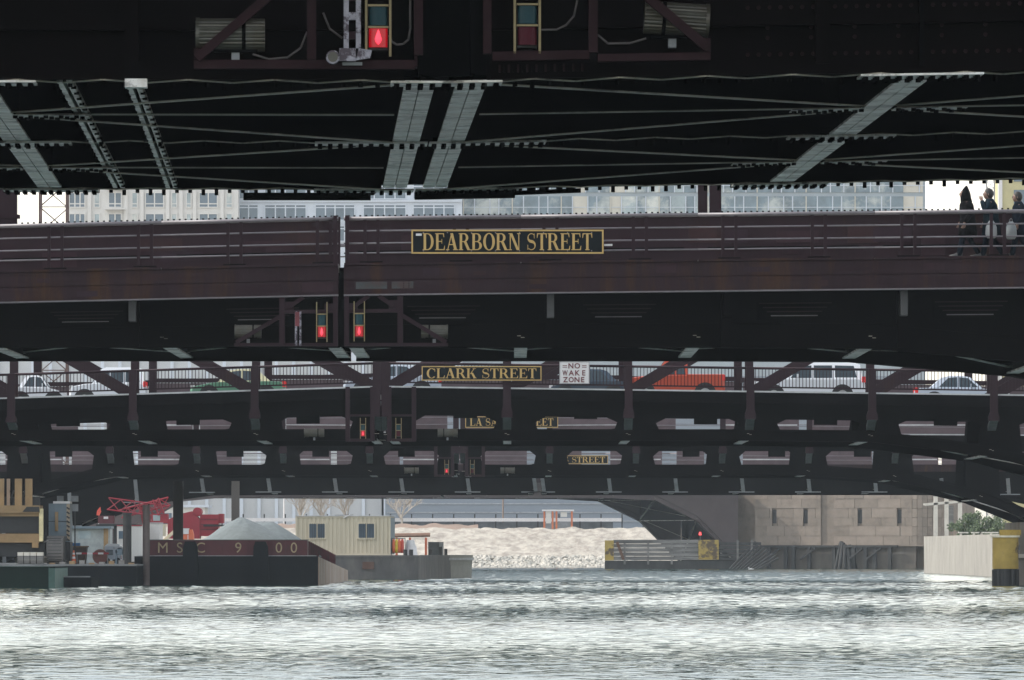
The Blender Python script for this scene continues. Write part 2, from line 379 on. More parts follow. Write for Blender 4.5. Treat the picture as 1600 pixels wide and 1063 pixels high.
def truss_bridge(label, cx, d, rz, pitch, nl, nr, zb, zc, zo, zd, zl, railh, W, arch, sL, sR, wz0, gap, op=(0.18, 0.80), opr=None, solid=False,
                 pickets=True, toptruss=False, steel=None, bracket=None, flange=None, near_posts=True, rails=(1.0,), under=True, side_in=1.5, shelf=True):
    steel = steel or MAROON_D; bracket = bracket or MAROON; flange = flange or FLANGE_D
    root = thing('bascule_bridge', label, 'bridge', (cx, d, 0), rz, 'bridges across the river')
    wp = mkwarp(sL, sR, wz0, zd)
    N = lambda: MB(wp)
    xs = [-gap / 2 - pitch * i for i in range(nl, -1, -1)], [gap / 2 + pitch * i for i in range(nr + 1)]
    pts = xs[0] + xs[1]
    ya, yb = side_in, W - side_in
    zt = zl - 0.35
    for side, leaf in ((-1, xs[0]), (1, xs[1])):
        for i, (x0, x1) in enumerate(zip(leaf[:-1], leaf[1:])):
            a0, a1 = arch(x0), arch(x1)
            l = x1 - x0
            o0, o1 = (op if side < 0 else (opr or (1 - op[1], 1 - op[0])))
            am = lambda t: a0 + (a1 - a0) * t
            for yy in (ya, yb):
                b = N()
                outer = [(x0, zb - a0), (x0 + l*.35, zb - am(.35)), (x0 + l*.65, zb - am(.65)), (x1, zb - a1), (x1, zt), (x0 + l*.65, zt), (x0 + l*.35, zt), (x0, zt)]
                h = zo - zc; c0, c1 = x0 + l*o0, x0 + l*o1; k = 0.10 * l
                inner = [(c0 + k*.25, zc - am(o0) + .02 * h), (c0 + k*.8, zc - am(o0)), (c1 - k, zc - am(o1)), (c1 - k*.2, zc - am(o1) + .1 * h), (c1, zc + h * .55), (c1 - k*1.2, zo), (c0 + k*1.1, zo), (c0, zc + h * .5)]
                if yy == yb: inner = [(x, z if z < zc - am(o0) + .2 * h else min(zt - .04, z + .55)) for x, z in inner]; inner = [(x + (-.35 if x < (x0 + x1) / 2 else .35) * min(1, l / 4), z) for x, z in inner]
                if solid and (yy == ya or solid == 2): b.prism([outer[j] for j in (0, 3, 4, 7)], yy, yy + 0.06)
                else: b.ring(outer, inner, yy, yy + 0.06)
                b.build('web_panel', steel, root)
            # chord flanges, near and far
            for yy in (ya, yb):
                b = N(); b.add([(x0, yy - .28, zb - a0), (x1, yy - .28, zb - a1), (x1, yy + .34, zb - a1), (x0, yy + .34, zb - a0), (x0, yy - .28, zb - a0 + .05), (x1, yy - .28, zb - a1 + .05), (x1, yy + .34, zb - a1 + .05), (x0, yy + .34, zb - a0 + .05)],
                               [(0,3,2,1),(4,5,6,7),(0,1,5,4),(1,2,6,5),(2,3,7,6),(3,0,4,7)])
                b.build('bottom_flange', steel, root)
                b = N(); b.beam((x0, yy - .05, zc - a0 + .0), (x1, yy - .05, zc - a1 + .0), 0.16, 0.07); b.build('chord_angle', steel, root)
            if under:
                b = N(); zz = zb + .25
                b.beam((x0, ya, zz - a0), (x1, yb, zz - a1), .18, .02); b.build('lateral_brace', flange, root)
                b = N(); b.beam((x0, yb, zz - a0 + .04), (x1, ya, zz - a1 + .04), .18, .02); b.build('lateral_brace', flange, root)
            # hanging box seen through the opening
            b = N(); bx = x0 + l * (0.42 if side < 0 else 0.66); b.box(bx - .5, bx + .45, ya + 3, ya + 3.5, zc + (.86 if side > 0 and i < 2 else .52) * (zo - zc), zt); b.build('stringer_bracket', BLACKST, root)
            # sidewalk fascia, ledge, rails
            b = N(); b.box(x0, x1, 0.02, 0.16, zl - 0.5, zl - 0.06); b.build('fascia', steel if not solid else RUSTY, root)
            b = N(); b.box(x0 + .01, x1 - .01, -0.06, 0.2, zl - 0.06, zl); b.build('ledge', LEDGE if not solid else RUSTY, root)
            for side_y, sgn in ((0.05, 1), (W - .05, -1)):
                for r in rails:
                    b = N(); b.cyl((x0, side_y, zl + railh * r), (x1, side_y, zl + railh * r), 0.05 if r == 1 else 0.02, 8); b.build('rail', bracket if pickets else SILVER, root, smooth=True)
                if pickets:
                    b = N(); b.box(x0, x1, side_y - .03, side_y + .03, zl + .12, zl + .18); b.build('rail', bracket, root)
                    n = int(l / 0.135); b = N()
                    for j in range(n):
                        xx = x0 + (j + .5) * l / n; b.box(xx - .014, xx + .014, side_y - .014, side_y + .014, zl + .18, zl + railh - .03)
                    b.build('pickets', bracket, root, kind='stuff')
        for x in leaf:
            a = arch(x)
            inner_end = abs(abs(x) - gap / 2) < 0.01
            # floor beam across the bridge: web and bottom flange
            xx = x - side * 0.0 + (0.2 * side if inner_end else 0)
            b = N(); b.box(xx - .02, xx + .02, ya + .1, yb - .1, zb - a + .12, zt); b.build('floor_beam', BLACKST, root)
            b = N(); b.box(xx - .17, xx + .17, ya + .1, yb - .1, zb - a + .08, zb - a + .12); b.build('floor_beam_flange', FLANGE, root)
            if near_posts:
                b = N()
                b.box(x - .16, x + .16, -.12, .0, zl - .75, zl + railh + .04)
                b.prism([(x - .16, zl - .75), (x - .22, zl - 1.0), (x - .22, zl - 1.25), (x + .22, zl - 1.25), (x + .22, zl - 1.0), (x + .16, zl - .75)], -.14, .25)
                b.build('sidewalk_post', bracket, root)
                b = N(); b.add([(x - .17, -.1, zl - 1.25), (x + .17, -.1, zl - 1.25), (x + .17, ya, zl - 1.8), (x - .17, ya, zl - 1.8), (x - .17, .3, zl - 1.2), (x + .17, .3, zl - 1.2), (x + .17, ya, zl - 1.5), (x - .17, ya, zl - 1.5)],
                               [(0,3,2,1),(4,5,6,7),(0,1,5,4),(1,2,6,5),(2,3,7,6),(3,0,4,7)])
                b.build('bracket_foot', GREYPOST, root)
            if toptruss:
                for yy in (ya + .4, yb - .4):
                    b = N(); b.box(x - .17, x + .17, yy - .15, yy + .15, zl - .3, zl + 3.4); b.build('truss_post', MAROON, root)
        if toptruss:
            for i, (x0, x1) in enumerate(zip(leaf[:-1], leaf[1:])):
                for yy in (ya + .4, yb - .4):
                    p, q = ((x0, yy, zl + 2.9), (x1, yy, zl - .1)) if side < 0 else ((x1, yy, zl + 2.9), (x0, yy, zl - .1))
                    b = N(); b.beam(p, q, .22, .42, up=(0, 1, 0)) if False else b.beam(p, q, .22, .46); b.build('truss_diagonal', MAROON, root)
                    b = N(); b.box(x0 + .17, x1 - .17, yy - .2, yy + .2, zl + 3.0, zl + 3.4); b.build('top_chord', MAROON, root)
        x0, x1 = leaf[0], leaf[-1]
        b = N(); b.box(x0, x1, 0.17, ya + .8, zl - .22, zl - .02); b.build('sidewalk', SIDEWALK, root)
        b = N(); b.box(x0, x1, W - ya - .8, W - .17, zl - .22, zl - .02); b.build('sidewalk', SIDEWALK, root)
        b = N(); b.box(x0, x1, ya + .81, yb - .81, zl - .6, zl - .42); b.build('roadway', ASPH, root)
        b = N(); b.box(x0, x1, W - .16, W - .02, zl - 0.5, zl - 0.06); b.build('fascia', steel, root)
        for k in range(5):
            yy = ya + 1.6 + k * (yb - ya - 3.2) / 4
            b = N(); b.box(x0, x1, yy - .12, yy + .12, zl - .9, zl - .62); b.build('stringer', BLACKST, root)
    return root

def signal(cx, d, rz, x, zlow, h, wdt, lit, label, ly=-0.2, parent_slope=0.0):
    """two-lens navigation lamp in a narrow ladder frame"""
    t = thing('navigation_signal', label, 'signal light', (cx, d, 0), rz, 'navigation signals under the bridges')
    hw = wdt / 2
    for s in (-1, 1): MB().box(x + s*hw - .012, x + s*hw + .012, ly - .02, ly + .05, zlow - .18*h, zlow + 1.5*h).build('side_rail', YRAIL, t)
    MB().box(x - hw*.8, x + hw*.8, ly + .03, ly + .2, zlow - .03*h, zlow + 1.02*h).build('housing', BLACKP, t)
    for k, (m, nm) in enumerate(((LENSON if lit else LENSR, 'red_lens'), (LENSG, 'green_lens'))):
        z0 = zlow + k * h * .5 + .03*h; z1 = z0 + .43*h
        rings = []
        for zz in (z0, z1):
            rings.append([(x + hw*.78*math.cos(a), ly + .03 - hw*.5*math.sin(a), zz) for a in [math.pi*j/10 for j in range(11)]])
        b = MB(); b.loft(rings, close=True, cap=True); b.build(nm, m, t, smooth=False)
        MB().box(x - hw*.86, x + hw*.86, ly - .05, ly + .06, z1 + .005*h, z1 + .05*h).build('lens_band', YRAIL, t)
        if lit and k == 0:
            MB().loft([[(x + hw*.3*q*math.cos(a), ly - hw*.5 + hw*.12*q*math.sin(a) - .01, z0 + (z1 - z0)*f_) for a in [j*.628 for j in range(10)]] for f_, q in ((.12, .2), (.25, .75), (.4, 1), (.6, .7), (.8, .35), (.92, .08))]).build('bulb_glow', BULB, t)
    return t

def ribbed_tank(cx, d, rz, p, q, r, label, feet):
    t = thing('fog_horn_drum', label, 'drum', (cx, d, 0), rz, 'ribbed drums on the bridge frames')
    p = Vector(p); q = Vector(q); ax = (q - p).normalized(); up = Vector((0, 0, 1)); a = ax.cross(up).normalized(); b2 = a.cross(ax)
    n = 72; rings = []
    for f in (0.0, 1.0):
        c = p + (q - p) * f
        rings.append([c + (a * math.cos(2*math.pi*i/n) + b2 * math.sin(2*math.pi*i/n)) * (r * (1.0 if i % 3 else .95)) for i in range(n)])
    b = MB(); b.loft(rings); b.build('ribbed_shell', TANK, t)
    for f in (0.0, .68): 
        c = p + (q - p) * f; b = MB(); b.cyl(c - ax*.012, c + ax*.025, r*1.04, 36); b.build('hoop', TANK if f == 0 else BLACKST, t, smooth=False)
    b = MB(); b.cyl(p - ax*.016, p - ax*.01, r*.86, 30); b.build('end_cap', BLACKP, t)
    b = MB(); b.box(feet[0] - .04, feet[0] + .04, p.y - .05, p.y + .05, feet[1], p.z - r*.9); b.build('foot', GREYPOST, t)
    b = MB(); b.box(feet[0] - .22, feet[0] + .22, p.y - .07, p.y + .07, p.z - r*1.08, p.z - r*.9); b.build('cradle', BLACKST, t)
    return t

# ---------------------------------------------------------------- nearest bridge (only its underside and lower chord are in view)
DS, CS, RZS = 80.0, px(705, 80.0), R(1.47)
def sx(p): return (p - 705.0) / 156.25
def sz(y): return HC + (HY - y) / 156.25
nb = thing('bascule_bridge', 'nearest dark steel bridge seen from below, filling the top of the picture', 'bridge', (CS, DS, 0), RZS, 'bridges across the river')
swp = mkwarp(0.0, 0.018, 5, 6)
N = lambda: MB(swp)
TY = (0.45, 12.4, 24.4)                   # three longitudinal trusses
ZB = sz(122)                              # underside, 6.72 m over the water
FBX = [-14.2, -9.5, -4.78, -0.30, 0.22, 4.74, 9.45, 14.1]
for k, ty in enumerate(TY):
    for (x0, x1) in ((-16, -9.5), (-9.5, -4.78), (-4.78, -0.47), (0.40, 4.74), (4.74, 9.45), (9.45, 16)):
        N().box(x0, x1, ty + .12, ty + .17, ZB + .02, 9.1).build('truss_web', SHADEM if k == 0 else BLACKST, nb)
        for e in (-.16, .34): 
            N().box(x0, x1, ty + e, ty + e + .12, ZB, ZB + .035).build('chord_angle', BLACKST if k else SHADEM, nb)
        # lacing bars under the chord
        b = N(); n = int((x1 - x0) / .42); st = (x1 - x0) / n
        for j in range(n):
            s = 1 if j % 2 else -1
            b.beam((x0 + j*st, ty + .09 - s*.27, ZB - .006), (x0 + (j+1)*st, ty + .09 + s*.27, ZB - .006), .055, .012)
        b.build('lacing', FLANGE_D, nb, kind='stuff')
        # bolt heads hanging under the chord
        b = N(); n = int((x1 - x0) / .17)
        for j in range(n):
            xx = x0 + (j + .5) * (x1 - x0) / n
            b.cyl((xx, ty + .42, ZB - (.045 if rnd.random() < .75 else .075)), (xx, ty + .42, ZB), .028, 6)
        b.build('bolts', BLACKST, nb, kind='stuff')
    # bolted splice plates at the floor beams
    for x in FBX:
        L, Rr = (1.05, .25) if x < 0 else (.25, 1.1)
        if abs(x) > 1: L = Rr = .62
        if k == 0 and abs(x) < 1: L = Rr = .3; 
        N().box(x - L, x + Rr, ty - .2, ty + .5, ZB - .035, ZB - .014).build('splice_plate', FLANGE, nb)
        b = N(); n = int((L + Rr) / .11)
        for j in range(n):
            for yy in (-.08, .12, .36):
                xx = x - L + (j + .5) * (L + Rr) / n
                b.cyl((xx, ty + yy, ZB - .075), (xx, ty + yy, ZB - .036), .03, 6)
        b.build('bolts', BLACKST, nb, kind='stuff')
for ty in TY:
    N().box(-.8, .8, ty + .2, ty + .25, ZB + .05, 9.0).build('centre_lock', BLACKST, nb)
# near chord lower strip and stiffeners on the face
for (x0, x1) in ((-16, -0.62), (.36, 16)):
    N().box(x0, x1, .38, .44, ZB, ZB + .14).build('chord_strip', SHADEM, nb)
    N().box(x0, x1, .36, .56, ZB + .50, ZB + .60).build('chord_strip', SHADEM, nb)
for x in (sx(205), sx(205) - 4.7, sx(1290), sx(1290) + 4.6):
    N().box(x - .07, x + .07, .30, .56, ZB + .1, 9.0).build('stiffener', SHADEM, nb)
N().prism([(sx(192), ZB), (sx(232), ZB), (sx(214), ZB + .2), (sx(196), ZB + .2)], .28, .3).build('gusset', MAROON_D, nb)
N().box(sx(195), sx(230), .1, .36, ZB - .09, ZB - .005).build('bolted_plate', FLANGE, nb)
b = N()
for k in range(60):
    b.cyl((3.0 + .11*k, .545, sz(88)), (3.0 + .11*k, .575, sz(88)), .022, 6); b.cyl((3.0 + .11*k, .545, sz(14)), (3.0 + .11*k, .575, sz(14)), .022, 6)
    if k % 4 == 0:
        for y in (30, 46, 62): b.cyl((3.2 + .11*k, .545, sz(y)), (3.2 + .11*k, .575, sz(y)), .022, 6)
b.build('bolts', FRAMEM, nb, kind='stuff')
# floor beams
for x in FBX:
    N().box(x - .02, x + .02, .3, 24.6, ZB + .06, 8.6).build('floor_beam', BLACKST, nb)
    for e in (-.155, .005):
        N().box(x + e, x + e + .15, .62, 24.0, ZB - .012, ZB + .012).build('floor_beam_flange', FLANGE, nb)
# pair of slim angle beams on the left leaf
for x in (sx(98), sx(205)):
    for e in (-.075, .02):
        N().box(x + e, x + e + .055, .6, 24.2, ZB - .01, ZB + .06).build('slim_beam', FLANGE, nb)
    b = N()
    for j in range(46): b.cyl((x - .09 + .16 * (j % 2), 1 + j*.5, ZB - .03), (x - .09 + .16 * (j % 2), 1 + j*.5, ZB), .03, 6)
    b.build('bolts', BLACKST, nb, kind='stuff')
# lateral bracing fans
for (xa, xb) in ((-4.78, -0.30), (4.74, 0.22), (-4.78, -9.5), (4.74, 9.45), (-14.2, -9.5), (14.1, 9.45)):
    for (y0, y1) in ((TY[0], TY[1]), (TY[1], TY[2])):
        ym = (y0 + y1) / 2; s = 1 if xb > xa else -1
        for k, yt in enumerate((y0 + .5, ym, y1 - .3)):
            z = ZB - .012 - .008 * k
            N().beam((xa + s*.2, ym + (yt - ym) * .04, z), (xb - s*.2, yt, z), .125, .012).build('lateral_brace', FLANGE_D, nb)
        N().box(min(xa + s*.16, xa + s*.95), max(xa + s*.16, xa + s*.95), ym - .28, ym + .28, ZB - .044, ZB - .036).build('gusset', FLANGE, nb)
        b = N()
        for j in range(14): b.cyl((xa + s*(.2 + .055*j), ym - .2 + .2 * (j % 3), ZB - .075), (xa + s*(.2 + .055*j), ym - .2 + .2 * (j % 3), ZB - .044), .03, 6)
        b.build('bolts', BLACKST, nb, kind='stuff')
# deck above
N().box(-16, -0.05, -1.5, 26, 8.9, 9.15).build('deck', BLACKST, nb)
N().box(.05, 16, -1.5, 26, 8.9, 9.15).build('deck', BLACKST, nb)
for k in range(8):
    yy = 2 + k*3.0
    for (x0, x1) in ((-16, -.6), (.5, 16)): N().box(x0, x1, yy - .1, yy + .1, 8.0, 8.88).build('stringer', BLACKST, nb)
for s in (-1, 1): N().box(min(.1*s, 16*s), max(.1*s, 16*s), -1.62, -1.5, 8.7, 9.15).build('fascia', MAROON_D, nb)
# pipes and boxes hung under the far edge
b = N(); b.box(sx(350), sx(610) , 24.6, 24.85, ZB - .14, ZB - .05); b.build('conduit_tray', BLACKST, nb)
b = N(); b.box(sx(700), sx(905), 24.6, 24.85, ZB - .13, ZB - .04); b.build('conduit_tray', BLACKST, nb)
b = N(); b.cyl((sx(905), 24.7, ZB - .07), (sx(1040), 24.7, ZB - .05), .03, 8); b.build('conduit', BLACKST, nb)
for x in (930, 955, 990, 1010): N().box(sx(x), sx(x + 12), 24.62, 24.8, ZB - .07, ZB + .02).build('conduit_clip', BLACKST, nb)
# equipment frames either side of the joint
def fr(a, b2, y0, y1, z0, z1, m=FRAMEM, nm='frame_member'): N().box(sx(a), sx(b2), y0, y1, sz(z0), sz(z1)).build(nm, m, nb)
fr(303, 648, .0, .14, 108, 94); fr(480, 494, -.02, .1, 93.5, -60); fr(647, 661, -.02, .1, 86, -60); fr(648, 652, .02, .3, 105, 86)
fr(770, 921, .0, .14, 96, 82); fr(755, 768, -.02, .1, 85, -60); fr(920, 934, -.02, .1, 85.5, -60); fr(934.5, 1111, .02, .16, 100, 88)
fr(303, 312, .02, .1, 93, 76); fr(1101, 1111, .02, .1, 87, 66)
N().beam((sx(308), -.03, sz(92)), (sx(440), -.03, sz(-22)), .1, .09).build('diagonal_strut', FRAMEM, nb)
N().beam((sx(1106), -.03, sz(82)), (sx(985), -.03, sz(-22)), .1, .09).build('diagonal_strut', FRAMEM, nb)
for i in range(19):
    N().box(sx(780 + i*7.2), sx(783 + i*7.2), .16, .2, sz(113), sz(101)).build('grille_bar', SHADEM if i % 2 else FRAMEM, nb)
def cable(pts, r=.012):
    pp = [(sx(a), .02, sz(b3)) for a, b3 in pts]; N().tube(pp, r, 6).build('cable', CABLE, nb, smooth=True)
cable([(608, 55), (612, 65), (620, 70), (630, 69), (638, 62), (641, 45), (641, 0), (641, -20)])
cable([(845, 49), (870, 49), (885, 42), (897, 28), (903, 0), (903, -20)])
cable([(395, 85), (420, 93), (450, 90), (470, 75), (480, 50)]); cable([(934, 58), (950, 72), (985, 72), (1010, 65)]); cable([(505, 20), (515, 45), (535, 60)])
ribbed_tank(CS, DS, RZS, (sx(308), .12, sz(54)), (sx(414), .12, sz(54)), .165, 'pale ribbed drum left of the lit red signal on the nearest bridge', (sx(368), sz(93.5)))
ribbed_tank(CS, DS, RZS, (sx(1108), .2, sz(46) + .1), (sx(1008), .2, sz(40) + .1), .165, 'ribbed drum behind the diagonal strut right of the unlit signal', (sx(1052), sz(88) + .1))
signal(CS, DS, RZS, sx(591), sz(76), 68/156.25, .24, True, 'lit red signal lamp on the left leaf of the nearest bridge', ly=.02)
signal(CS, DS, RZS, sx(824), sz(72), 66/156.25, .25, False, 'unlit signal lamp with dark green lens on the right leaf of the nearest bridge', ly=.02)
g = thing('clearance_gauge', 'peeling silver ladder gauge with a round lamp beside the lit red signal', 'gauge', (CS, DS, 0), RZS)
for p in (537, 556): N().box(sx(p), sx(p + 8), -.05, 0, sz(76), sz(-60)).build('gauge_post', PEEL, g)
for k in range(4): N().box(sx(545), sx(556), -.04, -.01, sz(62 - 30*k), sz(50 - 30*k)).build('gauge_plate', PEEL if k % 2 else MAROON, g)
b = N(); b.cyl((sx(520), -.16, sz(91)), (sx(520), .0, sz(91)), .068, 18); b.build('round_lamp', PEEL, g, smooth=False)
b = N(); b.cyl((sx(520), -.17, sz(91)), (sx(520), -.162, sz(91)), .05, 18); b.build('lamp_glass', TANK, g)
b = N(); b.box(sx(530), sx(556), -.13, -.01, sz(97), sz(77)); b.build('lamp_body', PEEL, g)
b = N(); b.prism([(sx(556), sz(96)), (sx(578), sz(92)), (sx(581), sz(80)), (sx(560), sz(77))], -.12, -.02); b.build('lamp_bracket', PEEL, g)
N().box(sx(535), sx(566), -.06, .0, sz(103), sz(98)).build('gauge_foot', GREYPOST, g)

# ---------------------------------------------------------------- second bridge (gold sign, people)
D2, C2 = 202.0, px(533, 202.0)
def dx(p): return (p - 533.0) / 61.9
def dz(y): return HC + (HY - y) / 61.9
b2 = truss_bridge('second bridge, maroon girders with pipe railing and the gold-lettered DEARBORN sign', C2, D2, 0.0, 4.47, 6, 6, dz(541), dz(503), dz(470), dz(462), dz(411), 1.12, 17.5,
                  lambda x: 0.0 if abs(x) < 12 else 0.012 * (abs(x) - 12) ** 2, 0.022, 0.011, dz(541), 0.14, solid=True, pickets=False, near_posts=False, rails=(1.0, .72, .44, .22))
wp2 = mkwarp(0.022, 0.011, dz(541), dz(462)); N2 = lambda: MB(wp2)
for side in (-1, 1):
    for k in range(6):
        x0, x1 = sorted((side * (.07 + 4.47*k), side * (.07 + 4.47*(k+1))))
        N2().box(x0, x1, -.02, .0, dz(437.5), dz(416)).build('fascia_plate', RUSTY, b2)
        N2().box(x0, x1, -.05, .0, dz(460), dz(439)).build('fascia_plate', RUSTY, b2)
        N2().box(x0, x1, -.12, .15, dz(462.5), dz(460.3)).build('fascia_flange', SILVER, b2)
        b = N2()
        for j in range(34):
            xx = x0 + (j + .5) * 4.47 / 34
            b.cyl((xx, -.036, dz(419)), (xx, -.02, dz(419)), .017, 6); b.cyl((xx, -.066, dz(456)), (xx, -.05, dz(456)), .017, 6)
            if j % 11 < 2:
                for q in range(5): b.cyl((xx, -.036, dz(422 + 3*q)), (xx, -.02, dz(422 + 3*q)), .017, 6); b.cyl((xx, -.066, dz(441 + 3*q)), (xx, -.05, dz(441 + 3*q)), .017, 6)
        b.build('rivets', RUSTY, b2, kind='stuff')
        # plate girder behind the walk, with a bolted top flange
        N2().box(x0, x1, 2.4, 2.46, dz(412), dz(343) + .12).build('girder_wall', MAROON, b2)
        N2().box(x0, x1, 2.2, 2.66, dz(343) + .12, dz(343) + .16).build('girder_flange', MAROON, b2)
        b = N2()
        for j in range(30): xx = x0 + (j + .5) * 4.47 / 30; b.cyl((xx, 2.26, dz(343) + .16), (xx, 2.26, dz(343) + .20), .03, 6)
        b.build('bolts', MAROON_D, b2, kind='stuff')
        N2().box(x0 + .3, x1 - .3, 2.28, 2.32, dz(390), dz(387)).build('conduit', MAROON_D, b2)
        # dark vertical stiffener under the fascia, pale underside
        xs_ = side * (.07 + 4.47*(k+1)) + side * .75
        N2().box(xs_ - .09, xs_ + .09, .25, .9, dz(498), dz(462)).build('bracket', mat('dull_bracket', (.05,.05,.052), .6) if k % 2 == 0 else MAROON_D, b2)
        N2().box(xs_ - .14, xs_ + .14, .9, 1.46, dz(541), dz(464)).build('stiffener', MAROON_D, b2)
        # dark boxes of access panels in the web
        xm = (x0 + x1) / 2 + .3
        N2().box(xm - 1.0, xm + 1.0, 1.38, 1.45, dz(500), dz(474)).build('hatch_frame', BLACKST, b2)
        for j in range(4): N2().box(xm - .95 + .1*j, xm + .9 - .12*j, 1.33, 1.37, dz(478 + j*6), dz(476.6 + j*6)).build('hatch_slat', MAROON if j != 3 else SILVER, b2)
    for k in range(12):
        xp = side * (.6 + 2.26 * k)
        for e in (0, .33): N2().box(xp + e - .04, xp + e + .04, .02, .08, dz(411), dz(411) + 1.13).build('rail_post', MAROON, b2)
        N2().box(xp - .12, xp + .45, -.02, .16, dz(411), dz(411) + .035).build('post_base', MAROON_D, b2)
    N2().box(min(side*.1, side*.2), max(side*.1, side*.2), -.05, .05, dz(416), dz(411) + 1.2).build('end_post', MAROON, b2)
    # frame hanging at the joint
    s = side
    def f2(xa, xb, ya, yb, za, zb_, m=MAROON, nm='frame_member'): N2().box(min(s*xa, s*xb), max(s*xa, s*xb), ya, yb, dz(za), dz(zb_)).build(nm, m, b2)
    f2(.08, .2, -.1, .1, 541, 463); f2(1.42, 1.56, -.1, .1, 538, 463); f2(.2, 1.42, -.1, .05, 489, 483.5); f2(.2, 2.7, -.08, .12, 541, 536)
    f2(1.2, 1.42, -.06, .0, 483, 470); f2(.2, .42, -.06, .0, 483, 474)
    N2().beam((s*1.3, -.05, dz(478)), (s*.95, -.05, dz(463)), .08, .1).build('frame_brace', MAROON, b2)
    N2().beam((s*.35, -.05, dz(478)), (s*.7, -.05, dz(463)), .08, .1).build('frame_brace', MAROON, b2) if s > 0 else None
    N2().beam((s*1.5, -.05, dz(492)), (s*2.65, -.05, dz(535)), .08, .1).build('diagonal_strut', MAROON, b2)
    ribbed_tank(C2, D2, 0, (s*2.68, .15, dz(518)), (s*2.02, .15, dz(518)), .17, 'small ribbed drum on the %s side of the joint of the second bridge' % ('left' if s < 0 else 'right'), (s*2.35, dz(536)))
signal(C2, D2, 0, dx(503), dz(528), .6, .26, True, 'left of the two small lit red signals on the second bridge', ly=-.15)
signal(C2, D2, 0, dx(561.5), dz(527), .6, .26, True, 'right of the two small lit red signals on the second bridge', ly=-.15)
g = thing('clearance_gauge', 'narrow red and silver gauge left of the small lit signals', 'gauge', (C2, D2, 0))
MB().box(dx(461), dx(464.5), -.16, -.1, dz(541), dz(487)).build('gauge_post', PEEL, g); MB().box(dx(468), dx(471), -.16, -.1, dz(541), dz(487)).build('gauge_post', PEEL, g)
MB().box(dx(461.5), dx(468), -.2, -.161, dz(510), dz(488)).build('gauge_plate', mat('faded_red', (0.16, .03, .04), .6), g)
N2().box(-.3, .3, .9, .95, dz(541), dz(416)).build('joint_plate', BLACKST, b2)
# plate seams, repaint patches and stains on the second bridge
PATCH = [mat('repaint_%d' % i, c, .55, .2, 1.5, spec=.1) for i, c in enumerate(((.034, .0175, .0225), (.024, .012, .016), (.033, .0165, .018), (.029, .0165, .023)))]
rp = random.Random(11)
for k in range(22):
    x = -8.2 + 25 * (k + rp.random()) / 22; w_ = rp.uniform(.35, 1.3)
    if abs(x) < .4 or abs(x + w_) < .4 or x * (x + w_) < 0: continue
    z0 = dz(rp.uniform(378, 405)); N2().box(x, x + w_, 2.399 - .002 * (k + 1), 2.3995, z0, z0 + rp.uniform(.2, .6)).build('repaint_patch', PATCH[k % 4], b2)
for k in range(13):
    x = -8.3 + 25.5 * k / 13 + rp.uniform(-.8, .8)
    if abs(x) < .3: continue
    N2().box(x, x + .016, -.026, -.021, dz(437), dz(416.5)).build('plate_seam', PATCH[1], b2)
    xq = x + rp.uniform(.3, 1.2)
    if abs(xq) > .2: N2().box(xq, xq + .016, -.056, -.051, dz(459.7), dz(439.5)).build('plate_seam', PATCH[1], b2)
    w_ = rp.uniform(.25, 1.1); zz = dz(rp.choice((432, 455)))
    yy = -.0225 - .0004 * (k % 8) if zz > dz(438) else -.0525 - .0004 * (k % 8)
    if x * (x + w_) > 0: N2().box(x + .05, x + .05 + w_, yy, -.019 if zz > dz(438) else -.049, zz, zz + rp.uniform(.08, .24)).build('repaint_patch', PATCH[(k * 3) % 4], b2)
for (a, b_) in ((556, 605), (612, 646)): N2().box(dx(a), dx(b_), -.058, -.0551, dz(452), dz(441)).build('repaint_patch', mat('teal_primer', (.028, .036, .038), .6, .4, 3.0, col2=(.04, .02, .02)), b2)
N2().box(dx(944), dx(957), -.03, .01, dz(389), dz(386)).build('paper_scrap', SIGNWH, b2)
# posts standing on the second bridge
for (p0, p1, lab) in ((1095, 1110, 'left of the two maroon columns rising from the second bridge'), (1113.5, 1132, 'right of the two maroon columns rising from the second bridge'), (-14, 15, 'maroon column at the left edge above the second bridge railing')):
    t = thing('steel_column', lab, 'column', (C2, D2, 0), 0, 'columns on the second bridge')
    MB().box(dx(p0), dx(p1), 2.9, 3.2, dz(412), dz(412) + 5.2).build('shaft', MAROON, t)
    MB().box(dx(p0) - .07, dx(p1) + .07, 2.86, 3.24, dz(340) + .1, dz(334) + .1).build('collar', MAROON, t)

# ---------------------------------------------------------------- bridges three to six
def e2(s0, k, s1=None, k1=None):
    def f(x):
        if x < 0: return 0.0 if -x < s0 else k * (-x - s0) ** 2
        a, b = (s1 or s0), (k1 or k); return 0.0 if x < a else b * (x - a) ** 2
    return f
LMAROON = mat('haze_lit_maroon', (0.088, 0.062, 0.070), .6, .25, 1.0, spec=.3)  # lighter copy of the maroon, with sun and haze put into its colour
D3, C3 = 324.0, px(595, 324.0)
z3 = lambda y: HC + (HY - y) * 324 / F
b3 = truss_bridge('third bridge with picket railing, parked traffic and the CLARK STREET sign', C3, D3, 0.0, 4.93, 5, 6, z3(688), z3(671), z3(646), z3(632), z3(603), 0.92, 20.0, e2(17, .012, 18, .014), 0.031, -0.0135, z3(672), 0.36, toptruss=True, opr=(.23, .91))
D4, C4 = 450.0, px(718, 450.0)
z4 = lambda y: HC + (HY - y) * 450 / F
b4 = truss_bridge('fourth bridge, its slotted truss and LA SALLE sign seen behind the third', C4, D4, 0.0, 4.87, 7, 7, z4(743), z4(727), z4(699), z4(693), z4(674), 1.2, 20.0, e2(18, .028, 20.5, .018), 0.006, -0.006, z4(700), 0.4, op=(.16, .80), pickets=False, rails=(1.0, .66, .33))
D5, C5 = 560.0, px(841, 560.0)
z5 = lambda y: HC + (HY - y) * 560 / F
